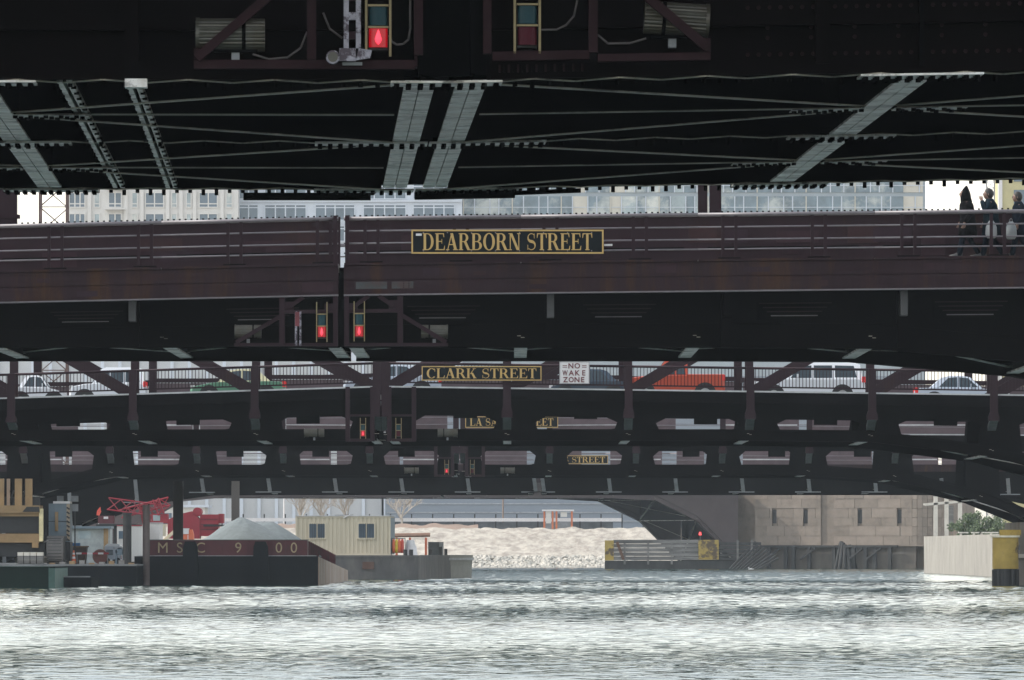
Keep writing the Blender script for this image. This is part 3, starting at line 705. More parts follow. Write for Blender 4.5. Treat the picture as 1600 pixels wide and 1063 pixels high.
b5 = truss_bridge('fifth bridge with pale vertical brackets along its hazy dark girder', C5, D5, 0.0, 4.66, 9, 8, z5(771), z5(752), z5(735), z5(730), z5(726), 1.0, 20.0, e2(22.5, .022, 30, .02), 0.0, 0.0, 7.5, 0.58, solid=True, near_posts=False, pickets=False, rails=(1.0, .6, .3))
for side in (-1, 1):
    for k in range(9):
        x = side * (.29 + 4.66*k)
        if side > 0 and k > 7: continue
        a = e2(22.5, .022, 30, .02)(x)
        MB().beam((x, .6, z5(748)), (x + .12, 1.2, z5(768) - a), .26, .1, up=(0, 1, 0)).build('pale_bracket', GREYPOST, b5)
        MB().box(x - .9, x + .9, 1.1, 1.4, z5(769.5) - a, z5(768) - a).build('bracket_foot', GREYPOST, b5)
D6 = 860.0
z6 = lambda y: HC + (HY - y) * D6 / F
RZ6 = R(20)
b6 = truss_bridge('farthest arched bridge curving down onto the stone pier', px(700, D6), D6 - 11, RZ6, 4.8, 9, 7, z6(779), z6(770), z6(762), z6(758), z6(748), 1.0, 20.0, e2(26, .05, 22, .05), 0.0, 0.0, 9.0, 0.4, solid=2, near_posts=False, steel=mat('faded_brown_paint', (0.075, 0.055, 0.055), .7, .2, .6))
for s in (-1, 1):
    for k in range(5 if s < 0 else 6):
        x0, x1 = sorted((s * (.18 + 4.93 * k), s * (.18 + 4.93 * (k + 1)))); dzz = (0.031 if s < 0 else -.0135) * (x0 + x1) / 2
        MB().box(x0 + .2, x1 - .2, 17.2, 17.26, z3(603) - .4 + dzz, z3(603) + .70 + dzz).build('far_girder_wall', LMAROON, b3)
        MB().box(x0 + .1, x1 - .1, 17.1, 17.3, z3(603) + .72 + dzz, z3(603) + .9 + dzz).build('far_girder_rail', MAROON, b3)
# solid girder walls standing behind the walks of bridges four and five
for rt, n, pt, g_, zl_, h_ in ((b4, 7, 4.87, .2, z4(674), 1.35), (b5, 8, 4.66, .29, z5(726), 1.3)):
    for s in (-1, 1):
        for k in range(n):
            x0, x1 = sorted((s * (g_ + pt * k), s * (g_ + pt * (k + 1))))
            xr = x1 - (.5, 1.9, .12, .9, .12, 2.6, .3)[(k * 2 + (s > 0)) % 7]
            MB().box(x0 + .12, xr, 2.4, 2.46, zl_ - .2, zl_ + h_).build('girder_wall', LMAROON, rt)
            MB().box(x0 + .12, xr - .1, 2.3, 2.39, zl_ + .35, zl_ + .42).build('girder_rib', LEDGE if k % 2 else LMAROON, rt)
# centre frames of bridges three and four
for (rt, D, C, zf, gx, lab, lit) in ((b3, D3, C3, z3, .25, 'third', (True, False)), (b4, D4, C4, z4, .3, 'fourth', (True, False))):
    k = D / 324.0
    for s in (-1, 1):
        yt = (620, 690) if D == D3 else (694, 745)
        zt_, zb_ = zf(yt[0]), zf(yt[1])
        for xa in (gx, 1.25): MB().box(min(s*xa, s*(xa+.18)), max(s*xa, s*(xa+.18)), -.1, .12, zb_, zt_ + .4).build('frame_member', MAROON, rt)
        MB().box(min(s*(gx + .19), s*1.24), max(s*(gx + .19), s*1.24), -.08, .1, zb_, zb_ + .12).build('frame_member', MAROON, rt)
        MB().box(min(s*(gx + .19), s*1.24), max(s*(gx + .19), s*1.24), -.08, .1, zb_ + 1.02, zb_ + 1.1).build('frame_member', MAROON, rt)
        l = lit[0] if s < 0 else lit[1]
        signal(C, D, 0, s * (.72), zb_ + .2, .5, .22, l, '%s signal lamp at the joint of the %s bridge' % ('small lit red' if l else 'small unlit', lab), ly=-.1)
        ribbed_tank(C, D, 0, (s*3.1, .2, zb_ + .35), (s*2.3, .2, zb_ + .35), .17, 'tiny ribbed drum %s of the joint of the %s bridge' % ('left' if s < 0 else 'right', lab), (s*2.7, zb_ + .05))

# ---------------------------------------------------------------- signs
def street_sign(text, xa, xb, ya, yb, d, ly, label, tx, hz, slope=0.0):
    x0, x1, z0, z1 = px(xa, d), px(xb, d), pz(yb, d), pz(ya, d)
    t = thing('street_sign', label, 'sign', (0, d + ly, 0))
    MB().box(x0, x1, 0, .05, z0, z1).build('panel', SIGNBK, t)
    w_ = .018 * (x1 - x0) / 4.8 * 1.6 + .01
    for (a, b_, c, e) in ((x0, x1, z1 - w_, z1), (x0, x1, z0, z0 + w_), (x0, x0 + w_, z0 + w_, z1 - w_), (x1 - w_, x1, z0 + w_, z1 - w_)):
        MB().box(a, b_, -.012, 0, c, e).build('gold_border', GOLD, t)
    L = x1 - x0; H = z1 - z0
    serif_word(text, L * tx, H * hz, x0 + L * (1 - tx) / 2, z0 + H * (1 - hz) / 2, t, GOLD, 0)
    for k in range(8):
        for zz in (z0 + H*.12, z1 - H*.12):
            xx = x0 + L * (k + .5) / 8; MB().cyl((xx, -.02, zz), (xx, 0, zz), .018, 6).build('bolt', SILVER, t)
    return t
SL2 = 0.011
s2 = street_sign('DEARBORN STREET', 643, 943, 359.5, 397, 202, -.16, 'long dark sign with gold letters reading DEARBORN STREET on the railing', .885, .70)
MB().box(px(650, 202), px(659, 202), -.004, .0, pz(369, 202), pz(365.5, 202)).build('sticker', SIGNWH, s2)
street_sign('CLARK STREET', 659, 846, 572.5, 595, 324, -.2, 'dark sign with gold letters reading CLARK STREET on the picket railing', .92, .68)
street_sign('LA SALLE STREET', 727, 872, 651, 668.5, 450, -.2, 'dark sign reading LA SALLE STREET half hidden behind the third bridge', .90, .66)
street_sign('WELLS STREET', 838, 950, 712, 725, 560, -.2, 'dark sign reading WELLS STREET seen through the fourth bridge', .92, .70)
t = thing('warning_sign', 'square white sign with dark red letters reading NO WAKE ZONE', 'sign', (0, 323.8, 0))
d = 323.8
MB().box(px(874, d), px(921, d), 0, .04, pz(600, d), pz(565, d)).build('panel', SIGNWH, t)
for (a, b_, c, e) in ((874, 921, 565, 566.2), (874, 921, 598.8, 600), (874, 875.2, 566.3, 598.7), (919.8, 921, 566.3, 598.7)):
    MB().box(px(a, d), px(b_, d), -.01, 0, pz(e, d), pz(c, d)).build('border', mat('grey_trim', (.3, .29, .3), .5), t)
sans_word('NO', px(887, d), px(907, d), pz(576, d), .215, t, SIGNRD, 0, offset=.02)
sans_word('WAKE', px(878, d), px(917, d), pz(587, d), .215, t, SIGNRD, 0, offset=.02)
sans_word('ZONE', px(879, d), px(915, d), pz(597.6, d), .215, t, SIGNRD, 0, offset=.02)
for a in (879, 909.5): 
    for e in (571, 573.5): MB().box(px(a, d), px(a + 7, d), -.008, 0, pz(e + 1, d), pz(e, d)).build('dash', SIGNRD, t)

# ================================================================ far buildings
BWHITE = mat('white_render_wall', (0.60, 0.58, 0.55), .8, .06, .3)
BBLUE = mat('pale_blue_frame', (0.52, 0.56, 0.62), .6, .06, .3)
BBEIGE = mat('beige_panel', (0.52, 0.49, 0.42), .7, .08, .4)
PANE = mat('blue_grey_pane', (0.10, 0.14, 0.18), .12, .25, .25)
PANE2 = mat('pale_pane', (0.30, 0.36, 0.38), .15, .3, .3, col2=(0.55, 0.56, 0.52), thr=(.5, .62))
PANE3 = mat('curtain_wall_pane', (0.12, 0.17, 0.205), .1, .45, .3, col2=(0.40, 0.43, 0.42), thr=(.50, .62))
YELB = mat('yellow_sheathing', (0.46, 0.41, 0.22), .8, .1, .5)
DB = 1200.0
bx_ = lambda p: px(p, DB)
bz_ = lambda y: pz(y, DB)
def pane(b, x0, x1, z0, z1, y, m, frame, nm='window', mull=(), rail=None):
    w_ = MB().box(x0, x1, y - .06, y + .02, z0, z1).build(nm, m, b)
    f = MB(); e = .16
    f.box(x0 - e, x0, y - .14, y, z0, z1); f.box(x1, x1 + e, y - .14, y, z0, z1); f.box(x0 - e, x1 + e, y - .15, y, z1, z1 + e); f.box(x0 - e, x1 + e, y - .2, y, z0 - e, z0)
    for t in mull: xx = x0 + (x1 - x0) * t; f.box(xx - .09, xx + .09, y - .13, y - .061, z0, z1)
    if rail: zz = z0 + (z1 - z0) * rail; f.box(x0, x1, y - .12, y - .062, zz - .08, zz + .08)
    f.build('frame', frame, w_)
bA = thing('apartment_building', 'white apartment block with small paired windows left of the glass towers', 'building', (0, DB, 0))
MB().box(bx_(104), bx_(372), 0, 20, 4, 78).build('wall', BWHITE, bA)
for k in range(-2, 2):
    zt = bz_(302 + 33 * k); h = 2.05
    for (a, b_, mu) in ((107, 134, (.35, .7)), (146, 157, ()), (168.5, 191, (.5,)), (205, 216, ()), (226, 257, (.5,)), (267, 277.5, ()), (290, 300, ()), (310, 341, (.5,)), (352, 364, ())):
        pane(bA, bx_(a) + .2, bx_(b_) - .2, zt - h, zt, 0, PANE if mu else PANE2, BWHITE, mull=mu, rail=.22)
    MB().box(bx_(165), bx_(196), -1.3, -.02, zt - h - .45, zt - h - .25).build('balcony', BWHITE, bA)
for p in (140, 197, 222, 262, 283, 304, 347): MB().box(bx_(p) - .25, bx_(p) + .25, -.3, 0, 40, 78).build('pilaster', BWHITE, bA)
bB = thing('apartment_building', 'pale blue-white tower with wide mullioned windows in the middle', 'building', (0, DB + 6, 0))
dB2 = DB + 6
MB().box(px(360, dB2), px(722, dB2), 0, 20, 4, 78).build('wall', BBLUE, bB)
for k in range(-2, 2):
    zt = pz(321 + 33 * k, dB2)
    for (a, b_) in ((372, 405), (412, 480), (491, 556), (566, 636), (644, 712)):
        pane(bB, px(a, dB2) + .25, px(b_, dB2) - .25, zt - 2.15, zt, 0, PANE, BBLUE, mull=(.25, .5, .75) if b_ - a > 40 else (.5,), rail=.84)
    MB().box(px(360, dB2), px(722, dB2), -.35, -.02, zt + .5, zt + .8).build('floor_band', BBLUE, bB)
bC = thing('glass_tower', 'long glass curtain wall tower right of the pale blue block', 'building', (0, DB + 10, 0))
dC = DB + 10
MB().box(px(721.5, dC), px(1446, dC), 0.1, 22, 4, 78).build('wall', mat('tower_spandrel', (.30, .34, .37), .5, .1, .3), bC)
for k in range(-2, 2):
    zt = pz(306.5 + 34 * k, dC)
    x = 724.0; j = 0
    while x < 1440:
        wd = (17.5, 21, 14, 24)[(j * 7 + k) % 4]
        if x + wd > 1443: wd = 1443 - x
        m = BBEIGE if (890 < x < 1000 and j % 3 == 0) or x > 1398 else (PANE2 if (960 < x < 1090 and j % 2) else PANE3)
        MB().box(px(x + 1.0, dC), px(x + wd - 1.0, dC), -.06 - .03 * (j % 3), .09, zt - 2.75, zt - .05).build('pane', m, bC)
        MB().box(px(x - .8, dC), px(x + .8, dC), -.2, .09, zt - 2.75, zt - .05).build('mullion', BBLUE if (j % 4) else BBEIGE, bC)
        x += wd; j += 1
    MB().box(px(722, dC), px(1445, dC), -.16, .09, zt - 1.75, zt - 1.66).build('transom', BBLUE, bC)
bY = thing('unfinished_building', 'yellow sheathed building at the right edge behind the walkers', 'building', (0, 1000, 0))
MB().box(px(1566, 1000), px(1700, 1000), 0, 15, 4, 60).build('wall', YELB, bY)
for k in range(3): MB().box(px(1584, 1000), px(1640, 1000), -.1, .02, pz(320 - 36*k, 1000), pz(297 - 36*k, 1000)).build('window', PANE, bY)
MB().box(px(1560, 1000), px(1566, 1000), -.2, 1, 4, 60).build('corner_strip', SIGNWH, bY)
def lattice(root, xa, xb, y, z0, z1, step, m, r, both=True):
    wd = xb - xa
    for xx in (xa, xb):
        for yy in (y, y + wd): MB().box(xx - r, xx + r, yy - r, yy + r, z0, z1).build('mast_leg', m, root)
    b = MB(); n = int((z1 - z0) / step)
    for j in range(n):
        za = z0 + j * step; s = (xa, xb) if j % 2 else (xb, xa)
        b.beam((s[0], y, za), (s[1], y, za + step), r*1.2, r*1.2); b.beam((s[0], y + wd, za + step), (s[1], y + wd, za), r, r)
        b.beam((xa, y, za), (xa, y + wd, za + step), r, r); b.beam((xb, y, za + step), (xb, y + wd, za), r, r)
        b.box(xa, xb, y - r*.5, y + r*.5, za - r*.5, za + r*.5)
    b.build('lacing', m, root)
t = thing('tower_crane_mast', 'rusty lattice crane mast against the sky left of the white apartments', 'crane', (0, 600, 0))
lattice(t, px(62, 600), px(104, 600), 0, 1.5, 42, 1.75, mat('rusty_lattice', (.10, .055, .045), .7), .075)
t = thing('tower_crane_mast', 'slim grey lattice mast against the sky beside the yellow building', 'crane', (0, 980, 0))
lattice(t, px(1542, 980), px(1554, 980), 0, 4, 55, .8, mat('grey_lattice', (.2, .2, .21), .6), .05)
# hazy long buildings behind the bank
BK = mat('blue_grey_cladding', (0.20, 0.23, 0.27), .8, .12, .06, stretch=(.3, 1, 2))
t = thing('warehouse', 'long blue-grey building behind the far bank, under the bridges', 'building', (0, 1010, 0))
MB().box(-16, 48, 0, 18, 4.3, 24).build('wall', BK, t)
for k in range(6): MB().box(-15.8, 47.8, -.12, 0, 5.6 + 1.1*k, 5.75 + 1.1*k).build('cladding_rail', mat('cladding_rail', (.28, .30, .33), .7), t)
t = thing('office_building', 'pale grey building with ribbed front behind the bare trees', 'building', (0, 1012, 0))
MB().box(-75, -16.5, 0, 18, 4.3, 26).build('wall', mat('pale_ribbed', (.44, .45, .46), .8, .1, .1), t)
for k in range(26): MB().box(-74 + 2.2*k, -73.6 + 2.2*k, -.25, 0, 4.3, 26).build('rib', BBLUE, t)
t = thing('white_building', 'low white building behind the red crane', 'building', (0, 990, 0))
MB().box(-60, -38, 0, 10, 4.3, 7.3).build('wall', BWHITE, t)
for k in range(7): MB().box(-57 + 2.7*k, -55.6 + 2.7*k, -.08, .0, 5.2, 6.6).build('window', PANE, t)
MB().box(-60.5, -37.5, -.5, 10.5, 7.3, 7.6).build('roof', BBLUE, t)

# ================================================================ top of the far bank
t = thing('guard_rail', 'long white guard rail along the top of the far bank', 'guard rail', (0, 950, 0))
for k in range(36): MB().box(-62 + 2.5*k, -61.85 + 2.5*k, .05, .2, 4.3, 6.3).build('post', BLACKP, t)
MB().box(-62, 13, -.04, .04, 5.42, 5.82).build('beam', SIGNWH, t)
MB().box(-20, 12, .5, .56, 4.3, 5.35).build('mesh_panel', mat('dark_mesh', (.09, .10, .11), .8, .3, 1.5), t)
t = thing('site_kiosk', 'small orange and white frame kiosk on the far bank', 'kiosk', (0, 945, 0))
K = mat('orange_frame', (.52, .16, .07), .6); d = 945
for a in (849, 862, 868, 892): MB().box(px(a, d), px(a + 3, d), 0, .2, 4.5, pz(798, d)).build('post', K, t)
MB().box(px(847, d), px(897, d), -.2, 2, pz(799, d), pz(796.5, d)).build('roof', SIGNWH, t)
MB().box(px(853, d), px(861, d), .05, .1, pz(818, d), pz(799, d)).build('panel', BWHITE, t); MB().box(px(876, d), px(886, d), .05, .1, pz(808, d), pz(800, d)).build('panel', BWHITE, t)
MB().box(px(852, d), px(893, d), .1, 1.6, 4.4, pz(816, d)).build('base', GREYPOST, t)
def pole(p, d, z0, ztop, lab, lamp=False, m=None):
    t = thing('light_pole', lab, 'pole', (px(p, d), d, 0)); MB().cyl((0, 0, z0), (0, 0, ztop), .11, 8, r2=.06).build('shaft', m or GREYPOST, t)
    MB().cyl((0, 0, z0), (0, 0, z0 + .5), .2, 8).build('base', m or GREYPOST, t)
pole(786, 955, 4.4, 18, 'thin brown pole rising from the middle of the far bank', m=mat('pole_brown', (.2, .15, .12), .7))
pole(444, 955, 4.4, 18, 'thin white pole left of the bare trees', m=SIGNWH)
# bare trees
BARK = mat('pale_bare_twigs', (0.40, 0.35, 0.30), .9, .2, 2.0)
def bare_tree(p, d, z0, h, sp, seed, lab):
    r_ = random.Random(seed)
    t = thing('bare_tree', lab, 'tree', (px(p, d), d, z0), 0, 'bare trees on the far bank')
    tr = MB(); cr = MB()
    def grow(a, dr, L, r, lev):
        q = a + dr * L
        (tr if lev < 2 else cr).cyl(a, q, r, 5 if lev < 2 else 3, r2=r*.65, cap=False)
        if lev == 5: return
        for _ in range(3 if lev else 6):
            nd = (dr + Vector((r_.uniform(-1, 1), r_.uniform(-1, 1), r_.uniform(-.25, .8))) * (.75 if lev else sp)).normalized()
            grow(a + dr * L * r_.uniform(.55, 1), nd, L * r_.uniform(.6, .85), r * .6, lev + 1)
    grow(Vector((0, 0, 0)), Vector((0, 0, 1)), h * .32, .16, 0)
    tr.build('trunk', BARK, t); cr.build('crown', BARK, t)
bare_tree(470, 951, 4.2, 6.4, .9, 3, 'leftmost pale bare tree behind the gravel pile')
bare_tree(505, 953, 4.2, 7.2, .9, 4, 'pale bare tree just left of the container office roof middle')
bare_tree(540, 951, 4.2, 7.0, .9, 5, 'pale bare tree directly above the container office')
bare_tree(628, 949, 4.2, 6.0, 1.0, 8, 'separate pale bare tree right of the container office')

# ================================================================ stone pier and fenders, right of centre
STONE = [mat('pier_stone_%d' % k, c, .9, .14, .9, col2=c2, thr=(.52, .72), bump=.3) for k, (c, c2) in enumerate((((.225, .185, .152), (.14, .113, .092)), ((.205, .168, .138), (.13, .105, .087)), ((.245, .20, .165), (.155, .125, .102))))]
TIMBER = mat('black_wet_timber', (0.035, 0.034, 0.033), .8, .35, 1.5, stretch=(1, 1, .3))
TIMG = mat('grey_weathered_timber', (0.20, 0.19, 0.18), .85, .3, .9, stretch=(.3, 1, 3), col2=(.10, .095, .09))
YEL = mat('chipped_yellow_paint', (0.36, 0.25, 0.055), .75, .25, 1.1, col2=(.09, .06, .035), thr=(.53, .60))
DP = 862.0; PR = R(-24)
pr = thing('stone_pier', 'broad stone bridge pier with slit windows right of the arch', 'pier', (px(1180, DP), DP, 0), PR)
S_ = DP / F / math.cos(PR)
blk = {}
def course_run(xa, xb, ya, z0, z1, hrow, wrow, slits=()):
    k = 0; z = z0
    while z < z1 - .05:
        zz = min(z1, z + hrow * (1.0 + .12 * math.sin(k * 2.3)))
        x = xa - (wrow * .5 if k % 2 else 0)
        while x < xb - .02:
            x2 = min(xb, x + wrow * rnd.uniform(.8, 1.25)); x1 = max(xa, x)
            if xb - x2 < .3: x2 = xb
            if x2 - x1 > .08 and not any(x1 < s1 and x2 > s0 and z < sz1 and zz > sz0 for s0, s1, sz0, sz1 in slits):
                MB().box(x1 + .015, x2 - .015, ya - rnd.uniform(.01, .06), ya + .3, z + .015, zz - .015).build('stone_block', STONE[rnd.randrange(3)], pr)
            elif x2 - x1 > .08:
                for s0, s1, sz0, sz1 in slits:
                    if x1 < s1 and x2 > s0 and z < sz1 and zz > sz0:
                        if s0 - x1 > .05: MB().box(x1 + .015, s0, ya - .03, ya + .3, z + .015, zz - .015).build('stone_block', STONE[0], pr)
                        if x2 - s1 > .05: MB().box(s1, x2 - .015, ya - .03, ya + .3, z + .015, zz - .015).build('stone_block', STONE[1], pr)
            x = x2
        z = zz; k += 1
lx = lambda p: (p - 1180) * S_
ZP0, ZP1 = pz(852, DP), pz(740, DP)
sl_ = [(lx(a), lx(a + 7), pz(818, DP), pz(797, DP)) for a in (1206, 1254, 1337, 1397)]
course_run(0, lx(1281), 0, ZP0, ZP1, .98, 2.6, sl_)
course_run(lx(1301), lx(1420), 0, ZP0, ZP1, .98, 2.6, sl_)
MB().box(.05, lx(1420), .2, 12, -1, ZP1 - .05).build('core', STONE[1], pr)
MB().box(lx(1281), lx(1301), .6, .9, ZP0, ZP1 - .1).build('shade_recess_back', STONE[1], pr)  # recess added to the pier face, standing in for a cast shadow strip
for (a, b_, c, e) in sl_: MB().box(a, b_, .12, .19, c, e).build('slit_window', BLACKP, pr)
# rounded right end
n = 9; rr = 3.2
for k in range(int((ZP1 - ZP0) / .98)):
    for j in range(n):
        a0 = -math.pi/2 + j * (math.pi/2) / n; a1 = -math.pi/2 + (j + 1) * (math.pi/2) / n
        c = (lx(1420), rr - .02)
        P_ = lambda a, r, z: (c[0] + r * math.cos(a), c[1] + r * math.sin(a), z)
        za, zb2 = ZP0 + .98*k + .015, ZP0 + .98*(k+1) - .015
        MB().add([P_(a0, rr-.3, za), P_(a0, rr, za), P_(a1 - .01, rr, za), P_(a1 - .01, rr-.3, za), P_(a0, rr-.3, zb2), P_(a0, rr, zb2), P_(a1 - .01, rr, zb2), P_(a1 - .01, rr-.3, zb2)],
                 [(0,3,2,1),(4,5,6,7),(0,1,5,4),(1,2,6,5),(2,3,7,6),(3,0,4,7)]).build('stone_block', STONE[(j + k) % 3], pr)
MB().box(lx(1420) - 1, lx(1420) + 2.6, 1.6, 12, -1, ZP1 - .05).build('core', STONE[1], pr)
MB().box(-3.6, -.02, 1.5, 12, -1, ZP1).build('left_wing', STONE[0], pr)
MB().box(-.02, lx(1452), -.12, .18, ZP0 - .12, ZP0 - .01).build('plinth', STONE[0], pr)
MB().box(0, lx(1425), .1, .25, -1, ZP0 - .13).build('footing', mat('wet_footing', (.10, .085, .07), .8, .3, .8, stretch=(1,1,.3)), pr)
t = thing('timber_fender', 'dark timber bracing along the foot of the stone pier', 'fender', (px(1180, DP), DP, 0), PR)
MB().box(.9, lx(1400), -.5, -.2, ZP0 - .25, ZP0 - .02).build('waler', TIMBER, t)
for a in (1200, 1226, 1238, 1262, 1300, 1330, 1348, 1362, 1385):
    MB().box(lx(a), lx(a + 5), -.45, -.15, -.8, ZP0 - .26).build('pile', TIMBER, t)
for a in (1215, 1268, 1341, 1368): MB().beam((lx(a) - 1.2, -.5, 1.0), (lx(a) + .5, -.5, ZP0 - .3), .2, .2).build('brace', TIMBER, t)
t = thing('timber_dolphin', 'tapered cluster of black piles in front of the stone pier', 'dolphin', (px(1322, DP - 4), DP - 4, 0))
for k in range(14):
    a = k * .45; MB().cyl((1.5 * math.cos(a), 1.5 * math.sin(a), -.8), (.55 * math.cos(a), .55 * math.sin(a), 2.7 + .25 * math.sin(k)), .2, 7).build('pile', TIMBER, t)
MB().cyl((0, 0, 2.3), (0, 0, 2.5), .72, 12).build('hoop', BLACKP, t)
d = 850.0
t = thing('plank_fender', 'long grey plank fender with yellow end boards under the arch', 'fender', (px(945, d), d, 0), R(-2))
k_ = d / F
for j in range(5): MB().box(.9, 11.9, -.04 * (j % 2), .25, .95 + .44*j, 1.35 + .44*j).build('plank', TIMG, t)
MB().box(0, 16.5, .1, .6, -.8, .9).build('wet_base', TIMBER, t)
MB().box(0, .95, -.1, .5, .92, 3.05).build('yellow_board', YEL, t)
MB().box(9.95, 12.1, -.16, -.05, 1.0, 3.1).build('yellow_board', YEL, t)
for j in range(5): MB().box(12.1, 16.6, -.02, .25, .92 + .4*j, 1.25 + .4*j).build('plank', TIMBER, t)
for a in (2, 4.5, 7, 14, 15.5): MB().box(a, a + .22, -.16, -.06, .5, 3.1).build('pile', TIMG, t)
MB().beam((1.3, -.2, 2.9), (2.0, -.2, 1.0), .16, .3).build('rust_bracket', mat('rust', (.12, .06, .035), .9), t)
for j in range(9): MB().beam((13 + .35*j, -.6 - .15*j, -.3), (16.0 + .3*j, .2 - .1*j, 2.9 - .22*j), .3, .2).build('leaning_plank', TIMBER, t)
t = thing('marker_lamp', 'small red marker lamp on a stub above the yellow board', 'lamp', (px(1094, d), d, 0))
MB().cyl((0, .3, 3.05), (0, .3, 3.6), .06, 6).build('stub', BLACKP, t); MB().cyl((0, .3, 3.6), (0, .3, 3.95), .16, 8, r2=.1).build('lens', mat('red_marker', (.5, .03, .03), .3, emit=(1, .05, .05), es=.8), t)
# floating gull
t = thing('gull', 'white gull floating in front of the pier', 'bird', (px(1173, 820), 820, 0))
b = MB(); b.loft([[(-.25 + .12*i, .09 * s * math.cos(a), .07 + .08 * s * math.sin(a)) for a in [j*1.047 for j in range(6)]] for i, s in enumerate((.2, .8, 1, .9, .5, .25))]); b.build('body', SIGNWH, t, smooth=True)
b = MB(); b.loft([[(-.27 + .05*i, .055 * s * math.cos(a), .2 + .05 * s * math.sin(a)) for a in [j*1.047 for j in range(6)]] for i, s in enumerate((.4, 1, .9, .4))]); b.build('head', SIGNWH, t, smooth=True)

# right bank: concrete quay, posts, pergola, bushes, yellow dolphin
q = thing('quay_wall', 'sunlit concrete quay wall right of the pier', 'wall', (47.4, 0, 0))
for k in range(12):
    y0 = 742 + 14*k; MB().box(-.25, .06, y0 + .03, y0 + 13.97, -.6, pz(848, 850) - .12 + .02 * (k % 2)).build('wall_panel', CONC, q)
    MB().box(-.8, -.26, y0 - .3, y0 + .3, -.6, 2.7).build('buttress', mat('pale_concrete', (.55, .52, .46), .85, .1, .8), q)
MB().box(-.35, .5, 742, 910, 2.72, 2.86).build('coping', CONC, q)
WOODW = mat('bleached_post', (.62, .57, .50), .8, .12, 1.0)
WOODB = mat('brown_slats', (.30, .22, .16), .85, .2, 1.5)
t = thing('pergola', 'pale pergola frame with slatted screen standing on the quay', 'pergola', (0, 835, 0))
d = 835
for a in (1459, 1476, 1497): MB().box(px(a, d), px(a, d) + .42, 0, .4, 2.35, pz(776 if a < 1490 else 782, d)).build('post', WOODW, t)
MB().beam((px(1445, d), .2, pz(789, d)), (px(1515, d), .2, pz(783, d)), .4, .2).build('beam', WOODW, t)
MB().beam((px(1445, d), 3.2, pz(788, d)), (px(1515, d), 3.2, pz(782, d)), .4, .2).build('beam', WOODW, t)
for k in range(9): MB().box(px(1479, d) + .16*k, px(1479, d) + .16*k + .09, .1, .16, 2.4, pz(827, d)).build('slat', WOODB, t)
MB().box(px(1478, d), px(1492, d), 2.5, 2.6, 2.4, pz(790, d)).build('back_screen', TIMG, t)
d = 800
for k, a in enumerate((1500, 1520, 1532, 1547)):
    t = thing('bench_frame', '%s pale bench frame from the pergola along the quay top' % ('first', 'second', 'third', 'fourth')[k], 'bench', (0, 800, 0), 0, 'bench frames along the quay')
    MB().box(px(a, d), px(a + 3.4, d), 0, .3, 2.36, pz(833.5, d)).build('leg', WOODW, t); MB().box(px(a - 2, d), px(a + 13, d), -.1, .6, pz(833.4, d), pz(831.5, d)).build('top_slab', WOODW, t)
LEAF = mat('grey_green_leaves', (0.085, 0.12, 0.05), .7, .4, 2.5)
def bush(x, y, z0, h, r, n, seed, lab, group):
    rr_ = random.Random(seed); t = thing('leafy_tree', lab, 'tree', (x, y, z0), 0, group)
    tr = MB(); tr.cyl((0, 0, 0), (0, 0, h*.6), .13, 7, r2=.05)
    for k in range(6): a = k*1.05; tr.cyl((0, 0, h*(.2 + .06*k)), (r*.6*math.cos(a), r*.6*math.sin(a), h*(.4 + .07*k)), .05, 5, r2=.02)
    tr.build('trunk', BARK, t)
    cl = [(rr_.gauss(0, r*.45), rr_.gauss(0, r*.45), h*rr_.uniform(.15, .95), r*rr_.uniform(.22, .45)) for _ in range(26)]
    b = MB()
    for _ in range(n):
        cx_, cy_, cz_, cr_ = rr_.choice(cl); u = Vector((rr_.gauss(0, 1), rr_.gauss(0, 1), rr_.gauss(0, 1))).normalized() * cr_ * rr_.uniform(.5, 1.05)
        c = Vector((cx_, cy_, cz_)) + u
        if c.z < .05: continue
        s = rr_.uniform(.07, .15); a = Vector((rr_.gauss(0, 1), rr_.gauss(0, 1), rr_.gauss(0, 1))).normalized() * s; e = a.cross(Vector((rr_.gauss(0, 1), rr_.gauss(0, 1), rr_.gauss(0, 1)))).normalized() * s * .6
        b.add([c - a, c + e, c + a, c - e], [(0, 1, 2, 3)])
    b.build('crown', LEAF, t)
bush(px(1512, 815), 815, 2.3, 3.4, 1.5, 3600, 1, 'tall green tree just right of the pergola', 'green trees on the quay')
bush(px(1545, 812), 812, 2.3, 3.0, 1.9, 4200, 2, 'broad green tree above the bench frames', 'green trees on the quay')
bush(px(1585, 820), 820, 2.3, 2.4, 1.6, 3000, 6, 'low green tree at the right edge behind the yellow dolphin', 'green trees on the quay')
d = 452.0
t = thing('mooring_dolphin', 'chipped yellow round mooring dolphin with black base at the right edge', 'dolphin', (px(1571, d), d, 0))
MB().cyl((0, 0, -.8), (0, 0, pz(889, d)), .68, 28).build('wet_base', BLACKP, t, smooth=False)
MB().cyl((0, 0, pz(889, d) + .002), (0, 0, pz(840, d)), .74, 36).build('yellow_shell', YEL, t, smooth=False)
MB().cyl((0, 0, pz(840, d)), (0, 0, pz(837, d)), .82, 28).build('cap', mat('pale_cap', (.6, .55, .42), .8), t, smooth=False)
MB().box(-.3, .9, .2, .9, pz(837, d), pz(828, d)).build('timber_block', YEL, t)
for k in range(11): a = k * .58; MB().box(.72 * math.cos(a) - .05, .72 * math.cos(a) + .05, .72 * math.sin(a) - .05, .72 * math.sin(a) + .05, -.5, pz(890, d)).build('rubbing_strip', TIMBER, t)
t = thing('concrete_bollard_pier', 'pale concrete corner with a ledge at the right edge beside the yellow dolphin', 'pier', (px(1592, d), d + 1.5, 0))
